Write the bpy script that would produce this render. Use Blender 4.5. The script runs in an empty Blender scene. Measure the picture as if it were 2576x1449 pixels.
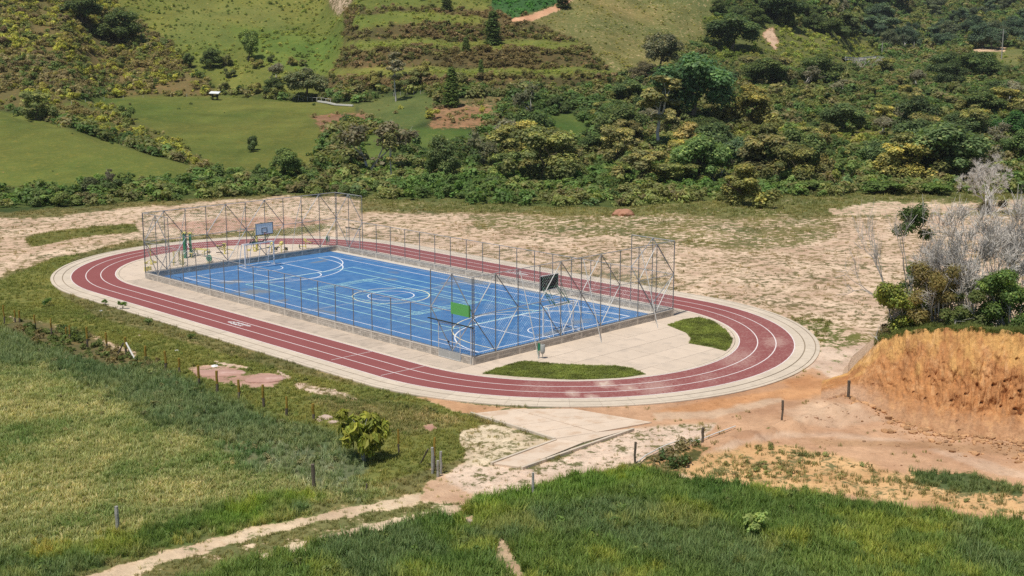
import bpy, math, random
import numpy as np
from mathutils import Matrix, Vector
rng = np.random.default_rng(7); random.seed(7)
SC = bpy.context.scene; COL = SC.collection
# ------------------------------------------------------------------ camera, world, sun
CAM = np.array([-52.399, -55.747, 20.186])
YAW, PITCH, ROLL, FPX = 0.785148, -0.197449, 0.001266, 4064.93 / 3264 * 2576
FW = np.array([math.cos(PITCH)*math.cos(YAW), math.cos(PITCH)*math.sin(YAW), math.sin(PITCH)])
RT = np.array([math.sin(YAW), -math.cos(YAW), 0.0]); UP = np.cross(RT, FW)
RT, UP = math.cos(ROLL)*RT + math.sin(ROLL)*UP, -math.sin(ROLL)*RT + math.cos(ROLL)*UP
FH = np.array([math.cos(YAW), math.sin(YAW)]); RH = np.array([math.sin(YAW), -math.cos(YAW)])
cam = bpy.data.cameras.new('camera'); co = bpy.data.objects.new('camera', cam); COL.objects.link(co)
m = Matrix.Identity(4)
for i in range(3): m[i][0], m[i][1], m[i][2], m[i][3] = RT[i], UP[i], -FW[i], CAM[i]
co.matrix_world = m
cam.sensor_width = 36; cam.lens = 36 * 4064.93 / 3264; cam.clip_start = 1; cam.clip_end = 6000
SC.camera = co
W = bpy.data.worlds.new('World'); SC.world = W; W.use_nodes = True
wn = W.node_tree; wn.nodes.clear()
SUN_DIR = Vector((-0.40, -0.06, 1.0)).normalized(); EL = math.asin(SUN_DIR.z)
sky = wn.nodes.new('ShaderNodeTexSky'); sky.sky_type = 'NISHITA'; sky.sun_disc = False
sky.sun_elevation = EL; sky.sun_rotation = math.atan2(SUN_DIR.x, SUN_DIR.y); sky.air_density = 1.0; sky.dust_density = 0.6
bg = wn.nodes.new('ShaderNodeBackground'); bg.inputs['Strength'].default_value = 0.072
wo = wn.nodes.new('ShaderNodeOutputWorld')
wn.links.new(sky.outputs[0], bg.inputs[0]); wn.links.new(bg.outputs[0], wo.inputs[0])
sl = bpy.data.lights.new('sun', 'SUN'); sl.energy = 4.25; sl.angle = math.radians(0.53); sl.color = (1.0, 0.945, 0.85)
so = bpy.data.objects.new('sun', sl); COL.objects.link(so); so.rotation_euler = SUN_DIR.to_track_quat('Z', 'Y').to_euler()
so.location = (-40, -6, 100)
SC.view_settings.view_transform = 'Standard'; SC.view_settings.look = 'None'
SC.view_settings.exposure = 0.0; SC.view_settings.gamma = 1.0; SC.view_settings.use_curve_mapping = False
SC.render.engine = 'CYCLES'; SC.cycles.max_bounces = 5; SC.cycles.diffuse_bounces = 3
SC.cycles.transparent_max_bounces = 8; SC.cycles.use_denoising = False; SC.cycles.caustics_reflective = False
SC.render.filter_size = 1.5 if hasattr(SC.render, 'filter_size') else 1.5

# ------------------------------------------------------------------ pixel helpers (frame 2576 x 1449)
def ray(fx, fy):
    return FW*FPX + RT*(fx-1288) - UP*(fy-724.5)
def P(fx, fy, z=0.0):
    d = ray(fx, fy); return CAM + d*((z-CAM[2])/d[2])
def atD(fx, fy, D):
    d = ray(fx, fy); return CAM + d*(D/(d[0]*FH[0]+d[1]*FH[1]))
def project(x, y, z):
    dx, dy, dz = x-CAM[0], y-CAM[1], z-CAM[2]
    zc = dx*FW[0]+dy*FW[1]+dz*FW[2]; zc = np.where(zc < 1, 1, zc)
    return 1288+FPX*(dx*RT[0]+dy*RT[1]+dz*RT[2])/zc, 724.5-FPX*(dx*UP[0]+dy*UP[1]+dz*UP[2])/zc
# ------------------------------------------------------------------ noise
def _h(ix, iy, s):
    n = (ix.astype(np.int64)*374761393 + iy.astype(np.int64)*668265263 + s*974634777) & 0xffffffff
    n = ((n ^ (n >> 13))*1274126177) & 0xffffffff
    return ((n ^ (n >> 16)) & 0xffff)/65535.0
def vnoise(x, y, s=0):
    xi, yi = np.floor(x), np.floor(y); fx, fy = x-xi, y-yi
    fx = fx*fx*(3-2*fx); fy = fy*fy*(3-2*fy); xi = xi.astype(np.int64); yi = yi.astype(np.int64)
    a, b, c, d = _h(xi, yi, s), _h(xi+1, yi, s), _h(xi, yi+1, s), _h(xi+1, yi+1, s)
    return (a*(1-fx)+b*fx)*(1-fy)+(c*(1-fx)+d*fx)*fy
def fbm(x, y, s=0, o=4):
    r = 0; a = 1; t = 0
    for i in range(o):
        r = r+a*vnoise(x*2**i, y*2**i, s+i*17); t += a; a *= 0.55
    return r/t
def sstep(a, b, x):
    t = np.clip((x-a)/(b-a), 0, 1); return t*t*(3-2*t)

# ------------------------------------------------------------------ terrain height
# columns: screen x, then (screen y, forward distance) of the visible ground; a bare ('z', z, D) gives a hidden height
COLS = [
 (-900, [('z',0,140),(480,158),(300,205),('z',4,235),(270,250),(0,330),(-300,420)]),
 (0,    [('z',0,146),(490,160),(281,212),('z',4.5,232),(272,243),(0,330),(-300,420)]),
 (170,  [('z',0,146),(495,160),(322,200),('z',4.6,218),(268,236),(150,285),(0,345),(-300,430)]),
 (300,  [('z',0,147),(500,160),(364,188),('z',2.6,203),(300,232),(244,268),('z',3.6,285),(150,320),(0,365),(-300,450)]),
 (420,  [('z',0,148),(470,165),(399,182),('z',1.6,196),(330,222),(243,272),('z',4.2,286),(150,325),(0,375),(-300,460)]),
 (540,  [('z',0,152),(440,178),(425,186),(330,225),(242,274),('z',4.6,287),(130,330),(0,380),(-300,460)]),
 (800,  [('z',0,165),(440,184),(330,222),(258,266),('z',4.7,280),(170,315),(0,385),(-300,470)]),
 (930,  [('z',0,170),(440,188),(330,225),(252,262),(236,272),(188,278),(180,286),(122,296),(112,306),(45,318),(0,345),(-300,440)]),
 (1100, [('z',0,175),(420,196),(360,214),(300,232),(245,256),(233,266),(186,271),(179,284),(122,295),(110,308),(42,320),(0,345),(-300,440)]),
 (1300, [('z',0,178),(400,205),(330,224),(290,240),(235,262),(226,268),(186,273),(179,286),(124,297),(112,310),(60,322),(0,356),(-300,450)]),
 (1450, [('z',0,180),(340,225),(290,245),(220,268),(186,275),(179,288),(130,300),(115,312),(0,375),(-300,460)]),
 (1650, [('z',0,180),(330,232),(230,280),(190,300),(100,345),(0,390),(-300,480)]),
 (1850, [('z',0,182),(330,236),(240,285),(205,320),(90,375),(0,410),(-300,500)]),
 (2050, [('z',0,182),(330,238),(240,290),(190,345),(80,410),(0,450),(-300,560)]),
 (2150, [('z',0,180),(330,240),(240,295),(170,380),(146,450),(120,490),(0,610),(-300,800)]),
 (2300, [('z',0,178),(330,240),(240,300),(170,400),(144,500),(120,540),(0,720),(-300,900)]),
 (2450, [('z',0,175),(330,240),(240,300),(150,420),(120,470),(70,560),(0,680),(-300,860)]),
 (2576, [('z',0,172),(330,238),(240,300),(130,440),(80,540),(0,640),(-300,820)]),
 (3500, [('z',0,170),(330,238),(240,300),(130,430),(60,520),(-20,620),(-300,800)]),
]
DG = np.concatenate([np.arange(0, 480, 1.0), np.arange(480, 1400, 4.0)])
_cs = []; _prof = []
for fx, pts in COLS:
    D = []; Z = []
    for q in pts:
        if q[0] == 'z': D.append(q[2]); Z.append(q[1])
        else: D.append(q[1]); Z.append(atD(fx, q[0], q[1])[2])
    D = [0, D[0]-1]+D+[D[-1]+250, 1400]; Z = [0, 0]+Z+[Z[-1]+60, Z[-1]+60]
    z = np.interp(DG, D, Z)
    k = np.ones(5)/5; zs = np.convolve(np.pad(z, 2, 'edge'), k, 'valid')
    _prof.append(np.where(DG < 470, zs, z)); _cs.append((fx-1288)/FPX/math.cos(PITCH*0.6))
_cs = np.array(_cs); _prof = np.array(_prof)
MOUNDS = []
for fx_, fy_, r_, h_ in ((1790,1128,.7,.35),(1830,1112,.6,.3),(1880,1100,.7,.4),(1930,1088,.6,.45),(1985,1075,.7,.5),(2040,1062,.8,.45),(2100,1045,.9,.5),(2165,1040,1.1,.55),(1740,1140,.8,.3),(1700,1160,.7,.25),(2060,1012,.5,.25),(2120,1015,.6,.4),(1905,1112,.4,.3)):
    p_ = P(fx_, fy_); MOUNDS.append((p_[0], p_[1], r_, h_))
def terrain(x, y, rough=True):
    x = np.asarray(x, float); y = np.asarray(y, float)
    dx, dy = x-CAM[0], y-CAM[1]; D = dx*FH[0]+dy*FH[1]; s = (dx*RH[0]+dy*RH[1])/np.maximum(D, 1)
    D = np.clip(D, 0, 1399)
    wob = (fbm(x/34, y/34, 5, 2)-.5)*8*sstep(200, 300, D)
    Dq = np.clip(D+wob, 0, 1399)
    sc = np.clip(s, _cs[0], _cs[-1]); j = np.clip(np.searchsorted(_cs, sc)-1, 0, len(_cs)-2)
    t = (sc-_cs[j])/(_cs[j+1]-_cs[j]); t = t*t*(3-2*t)
    di = np.where(Dq < 479, Dq, 479+(Dq-479)/4); i0 = np.clip(np.floor(di).astype(int), 0, len(DG)-2); f = di-i0
    za = _prof[j, i0]*(1-f)+_prof[j, i0+1]*f; zb = _prof[j+1, i0]*(1-f)+_prof[j+1, i0+1]*f
    z = za*(1-t)+zb*t
    if rough:
        hill = sstep(165, 230, D)
        z = z+hill*((fbm(x/14, y/14, 9, 4)-.5)*1.5)
        # distance from the stadium of track and kerb keeps the platform level
        yy = np.abs(y-20)-17.9; r = np.where(yy > 0, np.hypot(x-10, np.maximum(yy, 0)), np.abs(x-10))
        out = sstep(17.3, 20.5, r)
        for bx, by, br, bh in MOUNDS:
            z = z+bh*np.exp(-((x-bx)**2+(y-by)**2)/(br*br))*(.6+.8*fbm(x/.5, y/.5, 31, 3))
        z = z-.06+out*((fbm(x/3.1, y/3.1, 3, 4)-.45)*.16)
        z = z-.06*sstep(17.6, 16.9, r)
    return z
def ground(fx, fy, dmin=20, dmax=1200):
    d = ray(fx, fy); d = d/(d[0]*FH[0]+d[1]*FH[1])
    D = np.arange(dmin, dmax, .4); p = CAM[None]+D[:, None]*d[None]
    h = terrain(p[:, 0], p[:, 1], False); k = np.nonzero(p[:, 2] <= h)[0]
    i = k[0] if len(k) else len(D)-1
    q = p[i].copy(); q[2] = terrain(q[0], q[1]); return q

# ------------------------------------------------------------------ ground zones
def poly_sd(px, py, poly):
    """signed distance, positive inside"""
    poly = np.array(poly, float); n = len(poly); d = np.full(px.shape, 1e9); ins = np.zeros(px.shape, bool)
    for i in range(n):
        a, b = poly[i], poly[(i+1) % n]; e = b-a; wx, wy = px-a[0], py-a[1]
        t = np.clip((wx*e[0]+wy*e[1])/(e@e+1e-9), 0, 1)
        d = np.minimum(d, np.hypot(wx-e[0]*t, wy-e[1]*t))
        c = ((a[1] > py) != (b[1] > py)) & (px < (b[0]-a[0])*(py-a[1])/(b[1]-a[1]+1e-12)+a[0]); ins ^= c
    return np.where(ins, d, -d)
G_DRY = (.200, .206, .078); G_OLV = (.135, .140, .040); G_LUSH = (.070, .125, .028); G_BLU = (.075, .115, .052)
G_PAST = (.130, .158, .036); G_YEL = (.150, .175, .040); G_BRN = (.150, .128, .050); G_DK = (.050, .075, .024)
S_PALE = (.60, .440, .315); S_WHT = (.61, .46, .35); S_ORG = (.56, .315, .155); S_PNK = (.42, .24, .185); S_RED = (.42, .20, .10); S_TAN = (.52, .38, .22)
# (name, polygon, feather px, noise px, bare, soil, grass, density of tufts, height class)
Z = [
 ('far', [(-400,-400),(3200,-400),(3200,545),(-400,545)], 3, 3, .04, S_RED, G_DK),
 ('hill_left', [(-400,-300),(200,-300),(330,0),(480,150),(560,250),(220,245),(120,270),(-400,300)], 14, 16, .10, S_RED, G_BRN),
 ('hill_mid', [(200,-300),(1300,-300),(1300,60),(900,60),(860,150),(820,245),(560,240),(440,120),(300,0)], 14, 18, .05, S_TAN, G_YEL),
 ('meadow_hi', [(440,0),(700,20),(760,120),(600,110),(420,110)], 12, 14, .06, S_TAN, (.150,.180,.045)),
 ('terraces', [(860,20),(1320,20),(1480,110),(1560,200),(1500,215),(820,225),(860,120)], 8, 14, .10, S_RED, (.115,.095,.040)),
 ('terrace_bright', [(560,60),(860,100),(830,190),(640,150)], 10, 12, .03, S_RED, (.140,.190,.040)),
 ('bench1', [(840,172),(1000,170),(1300,168),(1540,172),(1560,188),(1300,189),(840,192)], 3, 10, .02, S_RED, (.165,.190,.045)),
 ('bench2', [(870,104),(1150,100),(1450,104),(1470,122),(1150,122),(860,126)], 3, 11, .02, S_RED, (.165,.190,.045)),
 ('bench3', [(880,40),(1000,30),(1200,36),(1250,56),(1100,60),(1000,66),(880,76)], 4, 12, .02, S_RED, (.160,.190,.042)),
 ('pasture_r', [(1260,-300),(1900,-300),(1780,100),(1640,190),(1560,195),(1470,110),(1340,60)], 10, 12, .22, S_TAN, (.185,.180,.062)),
 ('cane', [(1280,-60),(1430,-60),(1420,5),(1290,48),(1230,20)], 3, 4, .0, S_RED, (.055,.130,.040)),
 ('scar_track', [(1284,48),(1330,40),(1400,12),(1432,-6),(1440,2),(1405,26),(1340,52),(1290,56)], 1, 2, 1.0, (.60,.34,.20), G_BRN),
 ('scar_top', [(820,-30),(900,-30),(880,20),(850,40),(830,20)], 5, 6, .55, (.5,.38,.27), G_BRN),
 ('spur', [(1760,40),(1900,60),(2160,80),(2240,150),(2180,170),(1900,190),(1800,150)], 8, 10, .12, S_RED, (.125,.140,.045)),
 ('spur_scar', [(1918,88),(1945,70),(1960,110),(1950,130)], 4, 5, .8, (.55,.38,.26), G_BRN),
 ('clear_r', [(2400,150),(2450,125),(2576,118),(2576,175),(2480,180)], 4, 5, .15, S_TAN, (.170,.180,.060)),
 ('clear_r2', [(2440,122),(2530,120),(2530,130),(2450,131)], 1, 2, .9, (.6,.42,.27), G_BRN),
 ('green_hill', [(130,268),(230,246),(430,242),(560,241),(890,262),(905,300),(850,330),(800,370),(790,420),(700,440),(560,440),(470,400),(420,350),(330,300)], 4, 5, .02, S_RED, G_PAST),
 ('scrub_band', [(125,262),(290,268),(335,300),(420,340),(505,395),(545,435),(520,440),(430,400),(300,352),(200,318),(110,290)], 5, 8, .05, S_RED, (.130,.140,.045)),
 ('mound_left', [(-400,300),(0,281),(84,293),(169,322),(253,349),(337,376),(421,400),(505,424),(570,440),(600,470),(500,490),(300,500),(0,500),(-400,500)], 3, 4, .02, S_RED, G_PAST),
 ('crest_mid', [(890,262),(960,246),(1070,238),(1110,250),(1080,300),(1000,330),(930,300)], 8, 8, .03, S_RED, (.115,.150,.045)),
 ('earth_slope', [(780,285),(900,280),(940,296),(930,310),(870,315),(850,345),(810,345)], 8, 18, .68, (.26,.145,.085), G_BRN),
 ('earth_slope2', [(1075,270),(1130,250),(1260,262),(1270,290),(1200,312),(1110,325),(1070,310)], 9, 20, .66, (.30,.17,.09), G_BRN),
 ('earth_slope3', [(1150,248),(1280,240),(1290,262),(1240,275),(1150,262)], 4, 6, .4, (.36,.22,.12), (.13,.13,.05)),
 ('lawn_mid', [(900,330),(1060,318),(1180,325),(1230,345),(1180,365),(1000,380),(960,420),(930,440),(900,380)], 6, 8, .02, S_RED, (.100,.150,.035)),
 ('lawn_mid2', [(1380,290),(1440,280),(1500,330),(1460,352),(1380,350)], 6, 6, .02, S_RED, (.100,.150,.035)),
 ('yellow_gap', [(1840,330),(1920,320),(2300,330),(2280,370),(2000,380),(1860,365)], 10, 12, .05, S_TAN, (.150,.150,.050)),
 ('low_scrub', [(-400,470),(200,470),(560,440),(900,440),(1400,440),(1500,420),(2576,400),(2576,510),(1300,520),(900,500),(500,510),(-400,535)], 5, 6, .02, S_RED, (.080,.105,.030)),
 ('platform', [(-700,540),(0,536),(400,505),(620,492),(850,486),(1000,515),(1500,528),(1950,496),(2576,486),(3400,480),(3400,3000),(-900,3000)], 3, 4, .14, S_TAN, (.155,.148,.058)),
 ('strip_back', [(880,495),(1500,525),(1950,494),(2400,490),(2576,492),(2576,505),(2350,506),(2090,532),(1900,548),(1500,548),(1000,528)], 5, 9, .22, S_PALE, (.150,.155,.055)),
 ('bare_l', [(-500,548),(150,545),(350,520),(560,500),(850,492),(905,500),(905,600),(600,600),(340,606),(250,625),(150,650),(-20,700),(-500,760)], 4, 8, .58, S_PALE, (.21,.175,.08)),
 ('bare_l_grass', [(60,598),(130,580),(340,562),(350,582),(200,598),(80,622)], 3, 6, .12, S_PALE, G_OLV),
 ('bare_l_grass2', [(430,560),(700,552),(850,575),(700,600),(480,600)], 4, 8, .30, S_PALE, (.17,.16,.06)),
 ('bare_l_pink', [(400,560),(700,545),(840,560),(720,580),(480,588)], 4, 8, .62, (.46,.28,.20), (.17,.15,.07)),
 ('bare_r', [(900,540),(1000,530),(1300,540),(1700,556),(1930,550),(2120,545),(2576,540),(3400,540),(3400,900),(2576,900),(2200,990),(2140,1000),(1990,960),(1500,700),(900,600)], 5, 9, .56, S_PALE, (.215,.170,.080)),
 ('bare_r_grassy', [(1180,540),(2100,545),(2100,600),(1900,640),(1600,600),(1200,575)], 8, 12, .40, S_PALE, (.175,.160,.062)),
 ('bare_r_brown', [(1000,640),(1500,680),(1690,700),(1690,745),(1500,715),(1100,655)], 5, 8, .50, (.50,.36,.22), (.19,.16,.07)),
 ('bare_top', [(2080,525),(2200,512),(2576,505),(2576,530),(2300,540),(2110,542)], 5, 12, .62, S_PALE, G_DRY),
 ('bare_white', [(2040,880),(2110,870),(2230,880),(2170,950),(2120,975),(2040,940)], 6, 12, .74, S_WHT, G_DRY),
 ('tuft_r', [(1990,800),(2060,800),(2200,850),(2100,880),(2050,860)], 6, 9, .42, S_PALE, G_OLV),
 ('left_grass', [(-500,760),(0,702),(60,682),(130,650),(200,640),(140,700),(150,740),(250,800),(700,930),(1100,1010),(1180,1050),(1240,1075),(1170,1150),(1080,1180),(880,1240),(600,1300),(200,1430),(-500,1500)], 3, 4, .03, S_TAN, (.160,.172,.048)),
 ('field', [(-500,880),(0,870),(300,960),(600,1080),(880,1200),(1000,1240),(700,1300),(300,1400),(-500,1460)], 34, 30, .03, S_TAN, G_DRY),
 ('blue_band', [(-500,800),(0,832),(150,852),(330,915),(500,965),(640,1035),(905,1120),(890,1215),(720,1150),(560,1110),(400,1075),(250,975),(120,930),(-500,930)], 20, 30, .02, S_TAN, (.098,.135,.062)),
 ('blue_band2', [(560,1110),(900,1150),(900,1250),(760,1220),(600,1170)], 20, 26, .03, S_TAN, (.135,.155,.080)),
 ('wire_dirt', [(20,792),(120,815),(210,835),(345,885),(340,905),(260,885),(170,862),(60,830)], 3, 6, .55, S_PALE, (.17,.15,.06)),
 ('brown_weed', [(60,800),(230,850),(340,905),(420,920),(300,935),(100,870),(0,820)], 4, 7, .08, S_TAN, (.13,.115,.05)),
 ('pink_a', [(470,928),(550,918),(620,932),(655,948),(600,972),(540,958),(500,944)], 2, 7, .66, (.46,.29,.22), G_OLV),
 ('pink_b', [(600,962),(650,938),(700,942),(712,958),(690,974),(640,975)], 2, 7, .70, (.50,.32,.25), G_OLV),
 ('pale_c', [(540,906),(640,926),(600,926),(545,914)], 1, 3, .8, S_WHT, G_OLV),
 ('pale_d', [(690,928),(740,950),(730,956),(700,940)], 1, 3, .8, S_WHT, G_OLV),
 ('pale_e', [(745,962),(840,980),(912,1008),(900,1020),(830,1002),(745,980)], 3, 6, .6, S_WHT, (.17,.15,.065)),
 ('dry_f', [(760,1000),(1000,1010),(1180,1060),(1000,1100),(860,1050)], 8, 12, .18, S_TAN, (.165,.150,.055)),
 ('orange_edge', [(1040,996),(1110,1000),(1190,1016),(1270,1026),(1230,1050),(1150,1035)], 3, 4, .9, (.50,.29,.16), G_OLV),
 ('pink_g', [(1055,1070),(1085,1066),(1105,1075),(1080,1085)], 2, 3, .9, S_PNK, G_OLV),
 ('sparse_h', [(1150,1082),(1240,1065),(1385,1105),(1320,1135),(1230,1165),(1170,1170),(1160,1120)], 4, 8, .60, (.62,.50,.35), (.20,.18,.08)),
 ('gravel', [(1160,1165),(1230,1168),(1330,1175),(1600,1078),(1820,1060),(1770,1110),(1600,1165),(1400,1212),(1240,1252),(1120,1250),(1090,1220)], 6, 12, .66, S_WHT, (.19,.17,.075)),
 ('trail_a', [(1060,1250),(1075,1215),(1100,1196),(1120,1190),(1125,1215),(1190,1245),(1200,1280),(1100,1300),(980,1310)], 3, 6, .85, (.56,.38,.25), G_DRY),
 ('trail_b', [(150,1470),(420,1385),(700,1310),(1020,1250),(1060,1240),(1060,1265),(760,1325),(480,1400),(260,1470)], 4, 7, .78, (.58,.44,.30), G_DRY),
 ('trail_c', [(260,1470),(480,1400),(760,1325),(1060,1265),(1200,1270),(1180,1295),(900,1345),(600,1420),(500,1470)], 5, 8, .22, (.58,.44,.30), (.155,.155,.060)),
 ('trail_d', [(560,1440),(700,1380),(900,1325),(1150,1270),(1180,1285),(960,1335),(760,1385),(620,1440)], 3, 7, .70, (.60,.46,.32), G_DRY),
 ('lush_l', [(-300,1500),(0,1400),(300,1345),(560,1275),(740,1245),(760,1275),(600,1320),(380,1385),(180,1440),(100,1500)], 16, 22, .0, S_TAN, (.080,.125,.030)),
 ('lush_l2', [(500,1320),(620,1270),(760,1240),(820,1260),(700,1310),(560,1345)], 18, 20, .0, S_TAN, (.090,.150,.028)),
 ('orange_zone', [(1270,1026),(1600,1016),(1800,1000),(1960,965),(2050,925),(2150,985),(2576,1100),(3400,1120),(3400,1400),(2576,1320),(2300,1275),(2000,1240),(1700,1200),(1620,1175),(1640,1160),(1770,1105),(1800,1062),(1590,1078),(1400,1105)], 4, 7, .96, (.50,.30,.18), G_OLV),
 ('orange_a', [(1640,1040),(1850,990),(2040,945),(2140,985),(1960,1010),(1780,1050)], 6, 9, 1.0, (.52,.27,.13), G_OLV),
 ('ruts_a', [(1640,1040),(1800,1030),(1960,1000),(1975,1010),(1800,1050),(1650,1056)], 3, 7, .95, (.57,.40,.27), G_OLV),
 ('ruts_b', [(1700,1000),(1850,975),(1960,962),(1990,975),(1850,1000),(1700,1014)], 2, 6, 1.0, (.45,.25,.14), G_OLV),
 ('ruts_c', [(1690,1210),(1760,1150),(1840,1108),(1990,1082),(1995,1092),(1860,1122),(1790,1165),(1720,1215)], 2, 4, 1.0, (.55,.38,.26), G_OLV),
 ('ruts_d', [(1900,1100),(2100,1100),(2330,1130),(2460,1180),(2620,1215),(2620,1200),(2450,1150),(2330,1112),(2100,1085),(1900,1090)], 3, 5, 1.0, (.55,.37,.25), G_OLV),
 ('rubble', [(1960,1030),(2060,1010),(2160,1020),(2230,1060),(2120,1075),(2000,1060)], 5, 9, .95, (.55,.37,.245), G_OLV),
 ('brown_e', [(2040,1105),(2300,1110),(2576,1120),(2576,1150),(2300,1128),(2050,1118)], 3, 6, .92, (.42,.25,.14), G_OLV),
 ('grass_o1', [(1690,1170),(1900,1112),(2100,1140),(2250,1190),(2420,1215),(2576,1235),(2576,1300),(2350,1270),(2000,1235),(1750,1205)], 8, 12, .64, (.60,.37,.18), (.175,.165,.070)),
 ('grass_o2', [(2280,1180),(2450,1195),(2576,1225),(2576,1250),(2400,1240),(2300,1215)], 5, 9, .22, (.60,.37,.18), (.100,.130,.050)),
 ('weed_o3', [(1620,1150),(1760,1115),(1790,1130),(1700,1190),(1640,1200)], 5, 8, .35, (.42,.25,.12), (.11,.10,.035)),
 ('lush_r', [(380,1500),(600,1420),(760,1385),(960,1335),(1160,1300),(1190,1262),(1260,1245),(1400,1222),(1600,1178),(1660,1205),(2000,1243),(2300,1290),(2576,1318),(3300,1340),(3300,1700),(300,1700)], 6, 14, .0, S_TAN, (.084,.130,.032)),
 ('lush_r2', [(1180,1262),(1400,1225),(1600,1185),(1640,1215),(1400,1260),(1230,1290)], 10, 16, .0, S_TAN, (.085,.145,.028)),
 ('bare_spot', [(1160,1302),(1190,1298),(1196,1320),(1170,1330)], 2, 3, 1., (.56,.42,.28), G_DRY),
 ('bare_spot2', [(1255,1350),(1275,1360),(1290,1400),(1330,1460),(1290,1460),(1240,1400)], 3, 5, .7, (.50,.36,.24), G_DRY),
]
def zones(x, y, z):
    fx, fy = project(x, y, z)
    D = (x-CAM[0])*FH[0]+(y-CAM[1])*FH[1]; u = np.maximum(D, 20)*.0012
    n1 = fbm(x/(u*16), y/(u*16), 21, 3)-.5; n2 = fbm(x/(u*16), y/(u*16), 57, 3)-.5
    bare = np.full(x.shape, .05); soil = np.tile(np.array(S_TAN), (len(x), 1)); gr = np.tile(np.array(G_OLV), (len(x), 1))
    idx = np.full(x.shape, -1)
    for i, (nm, poly, fe, no, b, s, g) in enumerate(Z):
        a = np.array(poly); mk = (fx > a[:, 0].min()-no-fe) & (fx < a[:, 0].max()+no+fe) & (fy > a[:, 1].min()-no-fe) & (fy < a[:, 1].max()+no+fe)
        k = np.nonzero(mk)[0]
        if not len(k): continue
        sd = poly_sd(fx[k]+n1[k]*no*3, fy[k]+n2[k]*no*2.0, poly); w = sstep(-fe, fe, sd)
        bare[k] = bare[k]*(1-w)+b*w; soil[k] = soil[k]*(1-w[:, None])+np.array(s)*w[:, None]; gr[k] = gr[k]*(1-w[:, None])+np.array(g)*w[:, None]
        idx[k[w > .5]] = i
    return bare, soil, gr, idx, fx, fy
ZN = [z_[0] for z_ in Z]

# ------------------------------------------------------------------ materials
def newmat(name):
    m = bpy.data.materials.new(name); m.use_nodes = True; nt = m.node_tree; nt.nodes.clear()
    o = nt.nodes.new('ShaderNodeOutputMaterial'); b = nt.nodes.new('ShaderNodeBsdfPrincipled')
    nt.links.new(b.outputs[0], o.inputs[0]); b.inputs['Specular IOR Level'].default_value = .25
    return m, nt, b
def N(nt, t, **k):
    n = nt.nodes.new(t)
    for a, v in k.items(): setattr(n, a, v)
    return n
def L(nt, a, b): nt.links.new(a, b)
def noise(nt, scale, detail=3, rough=.55, vec=None, dim='3D'):
    n = N(nt, 'ShaderNodeTexNoise'); n.inputs['Scale'].default_value = scale; n.inputs['Detail'].default_value = detail; n.inputs['Roughness'].default_value = rough
    if vec is not None: L(nt, vec, n.inputs['Vector'])
    return n
def ramp(nt, fac, a, b, ca=0., cb=1.):
    r = N(nt, 'ShaderNodeMapRange'); r.inputs[1].default_value = a; r.inputs[2].default_value = b; r.inputs[3].default_value = ca; r.inputs[4].default_value = cb
    r.interpolation_type = 'SMOOTHSTEP'; L(nt, fac, r.inputs[0]); return r.outputs[0]
def mixc(nt, fac, a, b, mode='MIX'):
    n = N(nt, 'ShaderNodeMix', data_type='RGBA', blend_type=mode); n.clamp_factor = True
    for s, v in ((n.inputs[0], fac), (n.inputs[6], a), (n.inputs[7], b)):
        if isinstance(v, (int, float)): s.default_value = v
        elif isinstance(v, tuple): s.default_value = (*v, 1) if len(v) == 3 else v
        else: L(nt, v, s)
    return n.outputs[2]
def mathn(nt, op, a, b=None):
    n = N(nt, 'ShaderNodeMath', operation=op)
    for s, v in ((n.inputs[0], a), (n.inputs[1], b)):
        if v is None: continue
        if isinstance(v, (int, float)): s.default_value = v
        else: L(nt, v, s)
    return n.outputs[0]
def simple(name, col, rough=.6, var=.12, scale=6., metal=0., bump=0., stain=None, objvar=0.):
    m, nt, b = newmat(name); tc = N(nt, 'ShaderNodeTexCoord'); v = tc.outputs['Object']
    n1 = noise(nt, scale, 4, .6, v); n2 = noise(nt, scale*.17, 3, .5, v)
    f = mathn(nt, 'ADD', mathn(nt, 'MULTIPLY', n1.outputs[0], var*2), mathn(nt, 'MULTIPLY', n2.outputs[0], var*1.6))
    f = mathn(nt, 'ADD', f, 1-var*1.8)
    if objvar:
        oi = N(nt, 'ShaderNodeObjectInfo'); r = mathn(nt, 'ADD', mathn(nt, 'MULTIPLY', oi.outputs['Random'], objvar*2), 1-objvar); f = mathn(nt, 'MULTIPLY', f, r)
    c = mixc(nt, 1.0, col, f, 'MULTIPLY')
    if stain:
        c = mixc(nt, ramp(nt, noise(nt, stain[1], 5, .65, v).outputs[0], stain[2], stain[3], 0, stain[4]), c, stain[0])
    L(nt, c, b.inputs['Base Color']); b.inputs['Roughness'].default_value = rough; b.inputs['Metallic'].default_value = metal
    if bump:
        bp = N(nt, 'ShaderNodeBump'); bp.inputs['Strength'].default_value = bump; bp.inputs['Distance'].default_value = .02; L(nt, n1.outputs[0], bp.inputs['Height']); L(nt, bp.outputs[0], b.inputs['Normal'])
    return m
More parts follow.
